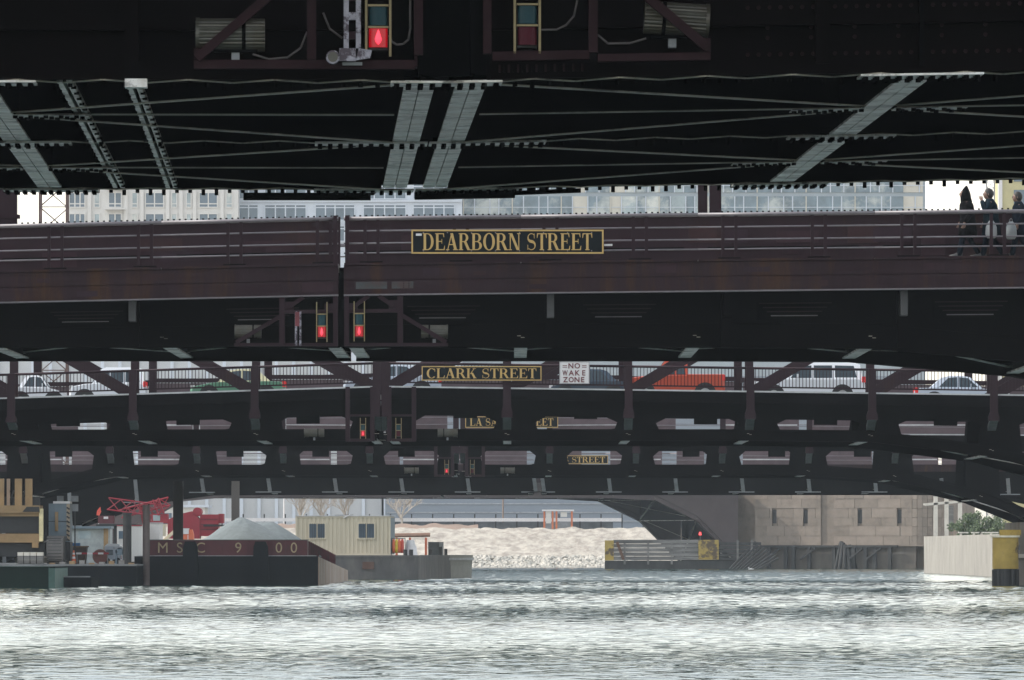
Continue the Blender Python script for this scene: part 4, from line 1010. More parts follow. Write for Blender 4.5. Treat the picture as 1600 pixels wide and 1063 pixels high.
MB().box(.0, 6, 0, 14, -.8, pz(872, d)).build('base', CONC, t); MB().box(-.35, 6, -.3, 14, pz(872, d), pz(866, d)).build('ledge', WOODW, t); MB().box(.15, 6, .3, 14, pz(866, d), pz(816, d)).build('upper', CONC, t); MB().box(-.4, .14, -.2, .3, pz(860, d), pz(851, d)).build('fender_block', GREYPOST, t)

# ================================================================ barges and works on the left
RED = mat('oxide_red_coaming', (0.085, 0.013, 0.019), .6, .25, .8, col2=(.045, .018, .016), thr=(.55, .7))
HULLB = mat('black_hull', (0.006, 0.008, 0.010), .6, .3, .5, col2=(.014, .011, .009), thr=(.55, .75), spec=.12, stretch=(1, 1, .3))
RUSTH = mat('rusty_pale_hull', (0.30, 0.22, 0.17), .8, .25, .9, stretch=(1, 1, .25), col2=(.42, .38, .33), thr=(.5, .65))
GREYH = mat('grey_worn_hull', (0.09, 0.085, 0.082), .75, .35, .7, stretch=(1, 1, .4), col2=(.17, .15, .135), thr=(.5, .7))
CREAM = mat('cream_container', (0.50, 0.44, 0.33), .65, .07, .8, stretch=(1, 1, .3))
LETC = mat('faded_cream_letters', (0.40, 0.30, 0.18), .7, .25, 2.5)
GRAV = mat('blue_grey_gravel', (0.145, 0.168, 0.172), .95, .15, 2.5, bump=1.0, bscale=5)
YM = mat('machine_yellow', (0.24, 0.155, 0.07), .6, .2, .9, col2=(.2, .12, .06), thr=(.55, .7))
BLUEG = mat('blue_grey_machine', (0.12, 0.16, 0.19), .55, .12, .9)
CRED = mat('crane_red', (0.27, 0.014, 0.028), .5, .15, .8)
ORNG = mat('orange_paint', (0.62, 0.14, 0.06), .6, .12, 1.2)
DECK = mat('worn_deck', (0.20, 0.20, 0.20), .85, .3, .5)
GREENH = mat('green_hull', (0.006, 0.017, 0.0125), .6, .3, .6, spec=.15, stretch=(1, 1, .3))
D = 455.0
bg_ = thing('hopper_barge', 'black barge with dark red coaming lettered MSC 900', 'barge', (px(210, D), D, 0), R(-.35))
W_ = 10.45; L_ = 62
def bq(vs): return MB().add(vs, [(0,3,2,1),(4,5,6,7),(0,1,5,4),(1,2,6,5),(2,3,7,6),(3,0,4,7)])
bq([(0, 0, -.6), (W_, 0, -.6), (W_, L_, -.6), (0, L_, -.6), (0, 0, 1.66), (W_, 0, 1.66), (W_, L_, .72), (0, L_, .72)]).build('hull', HULLB, bg_)
bq([(W_ + .004, .02, -.6), (W_ + .05, .02, -.6), (W_ + .05, L_, -.6), (W_ + .004, L_, -.6), (W_ + .004, .02, 1.62), (W_ + .05, .02, 1.62), (W_ + .05, L_, .70), (W_ + .004, L_, .70)]).build('side_plating', RUSTH, bg_)
def cz(y): return 2.56 - .94 * y / L_
for (xa, xb) in ((.6, .72), (W_ - .75, W_ - .62)):
    bq([(xa, .5, 1.5), (xb, .5, 1.5), (xb, 56, .7), (xa, 56, .7), (xa, .5, cz(.5)), (xb, .5, cz(.5)), (xb, 56, cz(56)), (xa, 56, cz(56))]).build('side_coaming', RED, bg_)
MB().box(.6, W_ - .62, .38, .5, 1.665, 2.56).build('front_coaming', RED, bg_)
MB().box(.5, W_ - .55, .33, .56, 2.56, 2.61).build('coaming_rim', GREYH, bg_)
MB().box(.15, W_ - .1, .1, .3, 1.67, 1.70).build('deck_edge', LEDGE, bg_)
for k in range(13): MB().box(.62 + .72*k, .68 + .72*k, .31, .375, 1.68, 2.55).build('coaming_rib', RED, bg_)
for k in range(16): y = 2 + 3.4*k; MB().box(W_ - .61, W_ - .5, y, y + .1, 1.62 - .93 * y / L_, cz(y) - .02).build('coaming_rib', RED, bg_)
for xa in (3.17, 7.17):
    MB().prism([(xa - .45, .35), (xa + .5, .35), (xa + .42, 2.2), (xa + .3, 2.5), (xa - .28, 2.5), (xa - .38, 2.2)], -.35, .3).build('push_knee', HULLB, bg_)
lx9 = lambda p: (p - 210) * D / F
for (c, a, b_) in (('M', 245, 263), ('S', 272, 289), ('C', 305, 321), ('9', 364, 380), ('0', 428, 443), ('0', 451, 467)):
    sans_word(c, lx9(a), lx9(b_), 1.86, .58, bg_, LETC, .30)
t = thing('gravel_pile', 'smooth pointed pile of blue-grey gravel heaped in the red barge', 'gravel', (px(386, 475), 475, 0))
rings = []
for j in range(17):
    f = j / 16; rr = 4.3 * (1 - f) ** 1.0 + .12; ring = []
    for i in range(48):
        a = 2 * math.pi * i / 48
        rx = rr * (1 + .05 * mnoise.noise(Vector((math.cos(a) * 2, math.sin(a) * 2, f * 3))))
        ring.append((rx * .9 * math.cos(a) - .35 * f, rx * 1.5 * math.sin(a), 1.55 + 2.65 * f ** .92 - .25 * f ** 3 + .05 * mnoise.noise(Vector((a * 3, f * 9, 1)))))
    rings.append(ring)
MB().loft(rings).build('heap', GRAV, t, smooth=True)
MB().loft([[(1.0 + (3.4 - 2.9*f) * math.cos(a), 2 + 3.4 * (1 - f) * math.sin(a), 1.6 + 2.1 * f ** .8) for a in [i * .35 for i in range(18)]] for f in (0, .3, .6, .85, 1)]).build('shoulder_heap', GRAV, t, smooth=True)
D = 550.0
cb = thing('deck_barge', 'worn grey deck barge carrying the cream container office', 'barge', (px(440, D), D, 0), R(-5))
MB().box(0, 9.4, 0, 26, -.5, 1.64).build('hull', GREYH, cb)
MB().box(-.02, 9.45, -.06, 0, 1.5, 1.66).build('rub_rail', GREYH, cb); MB().box(5.6, 6.4, -.1, -.061, .7, 1.2).build('patch_plate', mat('rust_patch', (.11, .06, .045), .9), cb)
for a in (8.9, 8.5): MB().cyl((a, .5, 1.64), (a, .5, 2.05), .14, 10).build('bollard', BLACKP, cb)
of = thing('container_office', 'cream corrugated container office with two barred windows on the grey barge', 'container', (px(462, D), D + 1.2, 1.66), R(-7))
LC, HCn = 6.5, 2.68
prof = []; n = 22; st = LC / n
for k in range(n): prof += [(k*st, 0), (k*st + st*.45, 0), (k*st + st*.55, .045), (k*st + st*.95, .045)]
prof.append((LC, 0))
MB().add([(x, y, .12) for x, y in prof] + [(x, y, HCn - .1) for x, y in prof], [(i, i+1, len(prof)+i+1, len(prof)+i) for i in range(len(prof)-1)]).build('corrugated_wall', CREAM, of)
MB().box(0, LC, .06, 2.4, .05, HCn - .03).build('shell', CREAM, of)
MB().box(LC + .001, LC + .04, .1, 2.38, .1, HCn - .1).build('end_wall', BLUEG, of)
for x in (-.04, LC - .04): MB().box(x, x + .1, -.03, .055, 0, HCn).build('corner_post', CREAM, of)
MB().box(.07, LC - .05, -.035, .055, 0, .115).build('bottom_rail', CREAM, of); MB().box(.07, LC - .05, -.035, .055, HCn - .1, HCn).build('top_rail', CREAM, of)
MB().box(-.06, LC + .1, -.08, 2.45, HCn + .002, HCn + .05).build('roof', LEDGE, of)
for x0 in (.92, 4.35):
    wn_ = MB().box(x0, x0 + 1.08, -.02, .0, 1.2, 2.15).build('window', PANE, of)
    f = MB(); f.box(x0 - .09, x0, -.06, .02, 1.1, 2.25); f.box(x0 + 1.08, x0 + 1.17, -.06, .02, 1.1, 2.25); f.box(x0, x0 + 1.08, -.06, .02, 2.15, 2.25); f.box(x0, x0 + 1.08, -.08, .02, 1.08, 1.2); f.box(x0 + .5, x0 + .58, -.05, -.021, 1.2, 2.15); f.build('frame', CREAM, wn_)
    for k in range(8): MB().box(x0 + .1 + .125*k, x0 + .125 + .125*k, -.09, -.065, 1.15, 2.2).build('bar', BLACKP, wn_)
MB().beam((3.3, -.1, HCn - .12), (3.75, -.1, HCn + .12), .06, .06).build('roof_strut', SIGNWH, of); MB().beam((2.6, .6, HCn + .08), (3.9, .6, HCn + .1), .1, .05).build('roof_plank', DECK, of)
t = thing('life_jacket_rack', 'orange and yellow jackets hanging beside the container office', 'jackets', (px(622, D), D + .8, 1.66))
for k, m in enumerate((ORNG, mat('hi_vis_yellow', (.62, .46, .06), .7), ORNG, mat('faded_red_j', (.45, .06, .04), .7))): MB().loft([[( -.32 + .2*k + .11*s*math.cos(a), .08*s*math.sin(a), z) for a in [i*.785 for i in range(8)]] for z, s in ((.15, .9), (.5, 1.1), (.9, 1.0), (1.12, .6))]).build('jacket', m, t, smooth=True)
MB().box(-.5, .5, .1, .16, 1.12, 1.18).build('rack_bar', DECK, t); MB().box(-.5, -.44, .1, .16, 0, 1.12).build('rack_post', DECK, t); MB().box(.44, .5, .1, .16, 0, 1.12).build('rack_post', DECK, t)
t = thing('tarp_bundle', 'bright white tarpaulin heap on the deck right of the orange jackets', 'tarpaulin', (px(641, D), D + 2, 1.66))
MB().loft([[((.5 - .25*f) * (1 + .25*mnoise.noise(Vector((a, f*3, 2)))) * math.cos(a), .45 * (1 - .5*f) * math.sin(a), 1.05 * f) for a in [i*.35 for i in range(18)]] for f in (0, .25, .5, .75, .93, 1)]).build('tarp', SIGNWH, t, smooth=False)
t = thing('workboat', 'pale grey workboat bow with bollards right of the grey barge', 'boat', (px(655, 572), 572, 0), R(-12))
b = MB(); P1 = [(0, 0), (1.95, .5), (2.0, 1.2), (1.9, 9), (0, 9)]
b.loft([[(x * .97, y, -.5) for x, y in P1], [(x, y, .9) for x, y in P1], [(x * 1.04, y - .1, 1.45) for x, y in P1], [(x * 1.06, y - .14, 1.66) for x, y in P1]]); b.build('hull', mat('pale_boat_grey', (.34, .33, .29), .7, .12, 1.0), t)
b = MB(); b.loft([[(x * 1.09, y - .2, z) for x, y in P1] for z in (1.28, 1.45)]); b.build('rub_strake', LEDGE, t)
for (a, h) in ((.6, 2.05), (1.35, 2.25), (1.75, 2.1)): MB().cyl((a, .9, 1.6), (a, .9, h), .12, 8).build('bollard', GREYH, t)
MB().box(.1, .9, 2.5, 4, 1.6, 2.6).build('deck_house', GREYPOST, t)
t = thing('pipe_rack', 'rusty pipe stack with red supports behind the white tarpaulin', 'pipes', (px(618, 600), 600, 1.5))
for k in range(3): MB().cyl((-.2, .3*k, 1.55 + .06*k), (2.6, .3*k, 1.6 + .06*k), .1, 10).build('pipe', mat('rusty_pipe', (.22, .13, .09), .8), t)
for a in (0, 1.0, 2.2): MB().box(a, a + .16, -.1, .9, -.3, 1.45).build('support', ORNG, t)
MB().box(-.3, 2.8, -.2, 1.0, -1.9, -.3).build('float', GREYH, t)

# left deck barge with machines
D = 446.0
db = thing('deck_barge', 'low dark deck barge carrying the yellow crawler machine at left', 'barge', (-34, D, 0))
MB().box(0, px(214, D) + 34, 0, 30, -.5, 1.12).build('hull', HULLB, db); MB().box(-.02, px(214, D) + 34.02, -.05, 30, 1.12, 1.22).build('deck', DECK, db)
for k in range(9): MB().box(8.2 + .55*k, 8.5 + .55*k, .3, .7 + .2 * (k % 3), 1.22, 1.3 + .05 * (k % 4)).build('deck_timber', TIMG if k % 2 else YM, db)
D1 = 420.0
gb = thing('float', 'dark green steel float at the lower left edge', 'float', (-32, D1, 0))
MB().box(0, px(79, D1) + 32, 0, 12, -.5, pz(888, D1)).build('hull', GREENH, gb); MB().box(px(76, D1) + 32, px(86, D1) + 32, -.1, 12, -.5, pz(886, D1)).build('end_plate', mat('green_end', (.05, .10, .085), .6), gb); MB().box(0, px(86, D1) + 32, -.1, 12, pz(888, D1), pz(885.5, D1)).build('rim', GREENH, gb)
t = thing('work_skiff', 'low black skiff between the green float and the red barge', 'boat', (px(84, 428), 428, 0))
MB().loft([[(x, y, z) for x, y in ((0, .1), (2.0, 0), (2.35, .7), (2.0, 1.5), (0, 1.4))] for z in (-.3, .55)]).build('hull', HULLB, t); MB().box(.1, 1.95, -.02, .06, .55, .62).build('gunwale', DECK, t)
cr = thing('crawler_machine', 'yellow tracked machine on the left barge, cut by the frame edge', 'machine', (px(34, 448), 448, 1.22))
k_ = 448 / F; mx = lambda p: (p - 34) * k_; mz = lambda y: pz(y, 448) - 1.22
MB().box(mx(-70), mx(62), 0, 3.2, mz(802), mz(790)).build('upper_beam', YM, cr); MB().box(mx(-70), mx(61), .15, 3.1, mz(807), mz(802)).build('beam_step', YM, cr)
MB().box(mx(-70), mx(60), .4, 3.0, mz(833), mz(807)).build('engine_bay', BLACKP, cr); MB().box(mx(-70), mx(62), .1, 3.2, mz(848), mz(834)).build('lower_beam', YM, cr)
MB().prism([(mx(35), mz(800)), (mx(62), mz(800)), (mx(61), mz(792)), (mx(42), mz(792))], -.05, .0).build('louvre', BLACKP, cr)
MB().box(mx(-70), mx(70), .5, 2.8, mz(870), mz(848)).build('car_body', BLACKP, cr); MB().box(mx(61), mx(67), .05, .6, mz(846), mz(795)).build('corner_post', mat('yellow_white_stripe', (.6, .52, .3), .6), cr); MB().box(mx(50), mx(60), -.02, .5, mz(856), mz(848)).build('pin_bracket', YM, cr)
def track(x0, x1, y0, y1, h, root):
    tr = MB(); n = 26; pts = []
    for i in range(n):
        t_ = i / n; a = 2*math.pi*t_; r_ = h/2
        cy = y0 + r_ if math.cos(a) < 0 else y1 - r_
        pts.append((cy + r_*math.cos(a), r_ + r_*math.sin(a)))
    tr.prismx([(y, z) for y, z in pts], x0 + .1, x1 - .1); o_ = tr.build('track_frame', BLACKP, root)
    for i in range(n):
        y, z = pts[i]; y2, z2 = pts[(i+1) % n]
        MB().beam((x0, (y+y2)/2, (z+z2)/2), (x1, (y+y2)/2, (z+z2)/2), .07, min(.3, math.hypot(y2-y, z2-z)*.82) if abs(z2 - z) > abs(y2 - y) else .07).build('track_shoe', GREYH, o_)
track(mx(73), mx(99), -.3, 4.2, mz(838), cr); track(mx(-75), mx(-48), -.3, 4.2, mz(838), cr)
for k, (a, b_) in enumerate(((-2, 5), (9, 14), (22, 33), (38, 49))): MB().box(mx(a), mx(b_), .6 + .2 * (k % 2), 1.0 + .2 * (k % 2), mz(790), mz(748)).build('mast_column', YM if k != 1 else WOODB, cr)
for k in range(6): MB().beam((mx(6 + 6*k), .9, mz(789)), (mx(14 + 6*k), .9, mz(766)), .09, .09).build('hose', BLACKP, cr)
MB().box(mx(-20), mx(60), 1.3, 1.7, mz(790), mz(776)).build('winch_housing', BLACKP, cr)
t = thing('generator', 'blue-grey generator cabinet with hazard stripes behind the yellow machine', 'generator', (px(76, 452), 452, 1.22))
k_ = 452 / F; gz = lambda y: pz(y, 452) - 1.22
MB().box(0, 33*k_, 0, 2.2, gz(847), gz(787)).build('cabinet', BLUEG, t); MB().box(7*k_, 33*k_, -.04, 2.2, gz(787), gz(783.5)).build('lid', SIGNWH, t); MB().box(0, 34*k_, -.1, 2.3, 0, gz(847)).build('skid', BLACKP, t)
MB().box(28*k_, 33*k_, -.03, 0, gz(845), gz(788)).build('hazard_strip', mat('tan_strip', (.30, .24, .17), .7), t)
for k in range(8): MB().beam((28.3*k_, -.045, gz(842 - 7*k)), (32.8*k_, -.045, gz(846 - 7*k) + .03), .02, .09, up=(0, 0, 1)).build('stripe', BLACKP, t)
MB().box(10*k_, 15*k_, -.08, -.001, gz(830), gz(800)).build('ladder', YM, t); MB().box(0, 33*k_, -.02, -.001, gz(815.5), gz(814.5)).build('seam', BLACKP, t)
for a, b_ in ((12, 22), (34, 45)): MB().box(a*k_, b_*k_, .6, 1.0, gz(784), gz(775)).build('flood_lamp', GREYPOST, t)
MB().box(36*k_, 45*k_, .5, .9, gz(799), gz(788)).build('flood_lamp', GREYPOST, t); MB().box(39*k_, 41*k_, .7, .8, 0, gz(788)).build('lamp_mast', BLACKP, t)
t = thing('timber_stack', 'small stack of cut timbers under the yellow machine', 'timber', (px(28, 447), 446.6, 1.22))
for k in range(4):
    for j in range(3): MB().box(.36*k, .36*k + .32, 0, 1.2, .03 + .22*j, .23 + .22*j).build('timber', WOODW if j == 2 else TIMG, t)
t = thing('traffic_cone', 'orange traffic cone with white bands on the left barge', 'cone', (px(115, 452), 452, 1.22))
MB().box(-.2, .2, -.2, .2, 0, .04).build('base', BLACKP, t)
for (z0, z1, m) in ((.04, .3, ORNG), (.3, .42, SIGNWH), (.42, .54, ORNG), (.54, .64, SIGNWH), (.64, .78, ORNG)): MB().cyl((0, 0, z0), (0, 0, z1), .15 - .14*z0, 12, r2=.15 - .14*z1).build('band', m, t)
t = thing('barrier', 'striped red and white barrier rail beside the traffic cone', 'barrier', (px(119, 453), 453, 1.22))
for k in range(6): MB().box(.31*k, .31*k + .3, 0, .05, .55, .65).build('board', CRED if k % 2 else SIGNWH, t)
for a in (.02, 1.75): MB().box(a, a + .06, .06, .12, 0, .66).build('leg', DECK, t)
t = thing('material_skip', 'rust-brown open skip behind the barrier', 'skip', (px(104, 458), 458, 1.22))
MB().loft([[(x, y, z) for x, y in ((.1*s, 0), (1.15 - .1*s, 0), (1.15 - .1*s, 1.4), (.1*s, 1.4))] for z, s in ((0, 1), (.95, 0))]).build('tub', mat('skip_brown', (.09, .06, .045), .8), t); MB().box(-.03, 1.2, -.04, 1.44, .95, 1.03).build('rim', mat('skip_rim', (.20, .13, .08), .8), t); MB().box(.3, .75, .2, .8, 1.03, 1.2).build('blue_tarp', mat('blue_tarp', (.05, .16, .38), .6), t)
t = thing('cable_reel', 'round red-brown cable reel on the left barge', 'reel', (px(156, 455), 455, 1.22 + .42))
for y in (0, .45): MB().cyl((0, y, 0), (0, y + .07, 0), .42, 24).build('flange', mat('reel_red', (.16, .06, .05), .8), t)
MB().cyl((0, .071, 0), (0, .449, 0), .24, 18).build('drum', BLACKP, t)
t = thing('compressor', 'pale blue compressor unit beside the dark pile', 'compressor', (px(163, 458), 458, 1.22))
MB().box(0, .95, 0, 1.2, .25, 1.0).build('hood', CARS, t); MB().prism([(0, 1.0), (.95, 1.0), (.8, 1.15), (.15, 1.15)], .1, 1.1).build('top', CARW, t); MB().box(.1, .5, -.03, 0, .5, .8).build('grille', BLUEG, t)
for a in (.15, .75): MB().cyl((a, -.02, .18), (a, .12, .18), .18, 12).build('wheel', TYRE, t)
t = thing('pump_frame', 'small blue-grey pump on a frame in front of the white containers', 'pump', (px(180, 452), 452, 1.22))
MB().cyl((.25, 0, .7), (.25, .5, .7), .22, 12).build('drum', BLUEG, t); MB().box(0, .1, 0, .4, 0, .8).build('leg', BLUEG, t); MB().box(.4, .5, 0, .4, 0, .8).build('leg', BLUEG, t); MB().box(-.1, .6, 0, .4, .85, .95).build('top_plate', GREYPOST, t)
def pile(p0, p1, y0, y1, d, m, lab, square=False):
    t = thing('spud_pile', lab, 'pile', (px((p0 + p1) / 2, d), d, 0), 0, 'steel spuds and piles by the barges'); r = (p1 - p0) / 2 * d / F
    if square:
        MB().box(-r, r, -r, r, -.6, pz(y0, d)).build('shaft', m, t); MB().box(-r*1.05, -r*.55, -r*1.12, -r*1.001, -.6, pz(y0, d) - .3).build('flange_bar', m, t); MB().box(r*.55, r*1.05, -r*1.12, -r*1.001, -.6, pz(y0, d) - .3).build('flange_bar', m, t)
    else:
        MB().cyl((0, 0, -.6), (0, 0, pz(y0, d)), r, 16).build('shaft', m, t, smooth=False); MB().cyl((0, 0, pz(y0, d)), (0, 0, pz(y0, d) + .1), r*1.12, 16).build('cap', m, t)
PB = mat('brown_spud', (.085, .07, .062), .7, .2, .8, stretch=(1, 1, .2))
pile(192, 205.5, 804, 886, 449, BLACKP, 'short black round pile left of the red barge')
pile(223, 234, 792, 876, 453.5, mat('worn_brown_pile', (.11, .085, .08), .7, .3, 1.2), 'worn brown pile at the left end of the red coaming')
pile(271, 286, 752, 900, 470, PB, 'tall brown square spud standing in front of the red crane', True)
pile(362, 374, 752, 900, 540, PB, 'tall brown square spud behind the gravel pile', True)
for (p0, p1, y0, y1, d, lab) in ((183, 221, 822, 878, 500, 'white site container between the two piles'), (233, 249, 818, 880, 503, 'narrow white site container right of the brown pile')):
    t = thing('site_container', lab, 'container', (px(p0, d), d, 0), 0, 'white site containers'); L = (p1 - p0) * d / F
    MB().box(0, L, 0, 5, pz(y1, d), pz(y0, d)).build('shell', BWHITE, t)
    for k in range(int(L / .22)): MB().box(.05 + .22*k, .12 + .22*k, -.04, 0, pz(y1, d) + .1, pz(y0, d) - .1).build('rib', BWHITE, t)
    MB().box(-.03, L + .03, -.06, 5, pz(y0, d), pz(y0, d) + .06).build('roof', CRED if p0 < 200 else LEDGE, t)
    if p0 < 200: MB().box(.1, .45, -.06, -.041, pz(842, d), pz(830, d)).build('window', PANE, t)
    MB().box(-.2, L + .2, -.3, 5.2, -.5, pz(y1, d)).build('float', HULLB, t)
d = 505.0
t = thing('site_cabin', 'grey and brown site cabin behind the barrier at left', 'cabin', (px(112, d), d, 0))
MB().box(0, 60*d/F, 0, 3, 1.2, pz(826, d)).build('shell', mat('cabin_grey', (.30, .33, .33), .7), t); MB().box(-.2, 62*d/F, -.4, 3.2, pz(826, d), pz(822.5, d)).build('roof', BLUEG, t); MB().box(50*d/F, 57*d/F, -.05, 0, 1.2, pz(826, d)).build('door', YM, t); MB().box(10*d/F, 30*d/F, -.04, 0, pz(842, d), pz(830, d)).build('window', PANE2, t); MB().box(-1, 64*d/F, -.6, 4, -.5, 1.2).build('float', HULLB, t)
# red crawler crane on the works bank
d = 546.0
rc = thing('crawler_crane', 'bright red crawler crane with lattice boom behind the piles', 'crane', (px(260, d), d, 1.5))
k_ = d / F; rz_ = lambda y: pz(y, d) - 1.5; rx_ = lambda p: (p - 260) * k_
MB().prism([(rx_(262), rz_(842)), (rx_(312), rz_(842)), (rx_(312), rz_(812)), (rx_(300), rz_(799)), (rx_(283), rz_(803)), (rx_(262), rz_(812))], 0, 2.6).build('house', CRED, rc)
MB().box(rx_(312.3), rx_(341), .1, 2.5, rz_(838), rz_(804)).build('counterweight', CRED, rc); MB().box(rx_(341), rx_(349), .3, 2.3, rz_(818), rz_(803)).build('weight_end', CRED, rc)
for k in range(3): MB().box(rx_(314), rx_(340), .04, .1, rz_(812 + 8*k), rz_(811 + 8*k)).build('weight_seam', RED, rc)
MB().cyl((rx_(308), 0, rz_(800)), (rx_(308), 2.5, rz_(800)), .3, 16).build('hoist_drum', CRED, rc)
track(rx_(258), rx_(275), -1, 4, rz_(845) if rz_(845) > .4 else 1.0, rc); track(rx_(318), rx_(338), -1, 4, 1.1, rc)
MB().box(rx_(318), rx_(352), -.3, -.1, rz_(823), rz_(820)).build('guard_bar', BLACKP, rc)
MB().box(rx_(150), rx_(352), -2, 8, -2.0, -.02).build('float', HULLB, rc)
def lat_boom(p, q, w0, root, m, nm='boom'):
    p = Vector(p); q = Vector(q); dr = (q - p).normalized(); a = dr.cross(Vector((0, 1, 0))).normalized() * w0 / 2; b_ = Vector((0, w0 / 2, 0)); b = MB(); L = (q - p).length; n = max(3, int(L / w0))
    cs = (a + b_, a - b_, -a - b_, -a + b_)
    for c in cs: b.cyl(p + c, q + c, .055, 6)
    for i in range(n):
        u = p + dr * L * i / n; v = p + dr * L * (i + 1) / n
        for j in range(4): b.cyl(u + cs[j], v + cs[(j + 1) % 4], .035, 5)
    b.build(nm, m, root)
lat_boom((rx_(262), .8, rz_(800)), (rx_(168), .8, rz_(787)), .8, rc, CRED); lat_boom((rx_(186), 2.4, rz_(803)), (rx_(262), 2.4, rz_(783)), .55, rc, CRED, 'jib')
lat_boom((rx_(228), 1.5, rz_(818)), (rx_(222), 1.5, rz_(786)), .5, rc, CRED, 'gantry'); lat_boom((rx_(252), .2, rz_(804)), (rx_(243), .2, rz_(780)), .4, rc, CRED, 'gantry')
MB().box(rx_(236), rx_(262), .2, 1.8, rz_(818), rz_(803)).build('cab', CRED, rc); MB().box(rx_(239), rx_(250), .15, .19, rz_(814), rz_(805)).build('cab_window', PANE2, rc); MB().box(rx_(243), rx_(259), -.2, .1, rz_(838), rz_(819)).build('step_panel', CREAM, rc)
t = thing('crane_block', 'dark red machinery box with white plate left of the piles', 'machine', (px(153, d), d, 1.5))
MB().box(0, 25*k_, 0, 1.6, rz_(818), rz_(806)).build('box', RED, t); MB().box(9*k_, 16*k_, -.03, 0, rz_(811), rz_(807.5)).build('plate', SIGNWH, t); MB().box(-3*k_, 60*k_, -.2, 1.9, rz_(823), rz_(819)).build('platform', BLACKP, t)
for a in (0, 24, 52): MB().box(a*k_, a*k_ + .2, .2, .5, 0, rz_(823)).build('leg', BLACKP, t)
t = thing('orange_hopper', 'orange box hopper with sunlit white top in front of the red crane', 'hopper', (px(283, 520), 520, 0))
MB().loft([[(x, y, z) for x, y in ((.06*s, 0), (.82 - .04*s, 0), (.82 - .04*s, 1), (.06*s, 1))] for z, s in ((1.0, 1), (3.0, 0), (3.35, 2.5))]).build('body', ORNG, t); MB().box(.05, .5, -.06, .9, 3.05, 3.42).build('lid', SIGNWH, t); MB().box(.42, .47, -.03, 0, 1.1, 3.0).build('seam', SIGNWH, t); MB().box(-.3, 1.2, -.2, 1.4, -.5, 1.0).build('float', HULLB, t)
t = thing('plank_bundle', 'bundle of pale planks leaning on an orange crate left of the tall spud', 'planks', (px(250, 520), 520, 0))
for k in range(5): MB().beam((.05, .1*k, 2.35 + .05*k), (1.0, .1*k, 3.2 + .05*k), .1, .07).build('plank', CREAM, t)
MB().box(0, .75, .05, .7, 1.2, 2.25).build('crate', ORNG, t); MB().box(-.2, 1, -.1, .9, -.5, 1.2).build('float', HULLB, t)
t = thing('signal_paddle', 'leaf-shaped orange paddle raised left of the red boom', 'paddle', (px(154, 560), 560, 1.5))
MB().prism([(-.15, pz(805, 560) - 1.5), (.05, pz(806, 560) - 1.5), (.18, pz(800, 560) - 1.5), (.12, pz(792, 560) - 1.5), (-.1, pz(798, 560) - 1.5)], 0, .06).build('blade', mat('paddle_red', (.75, .10, .06), .5), t); MB().box(-.03, .03, .0, .06, 0, pz(806, 560) - 1.5).build('handle', SIGNWH, t)

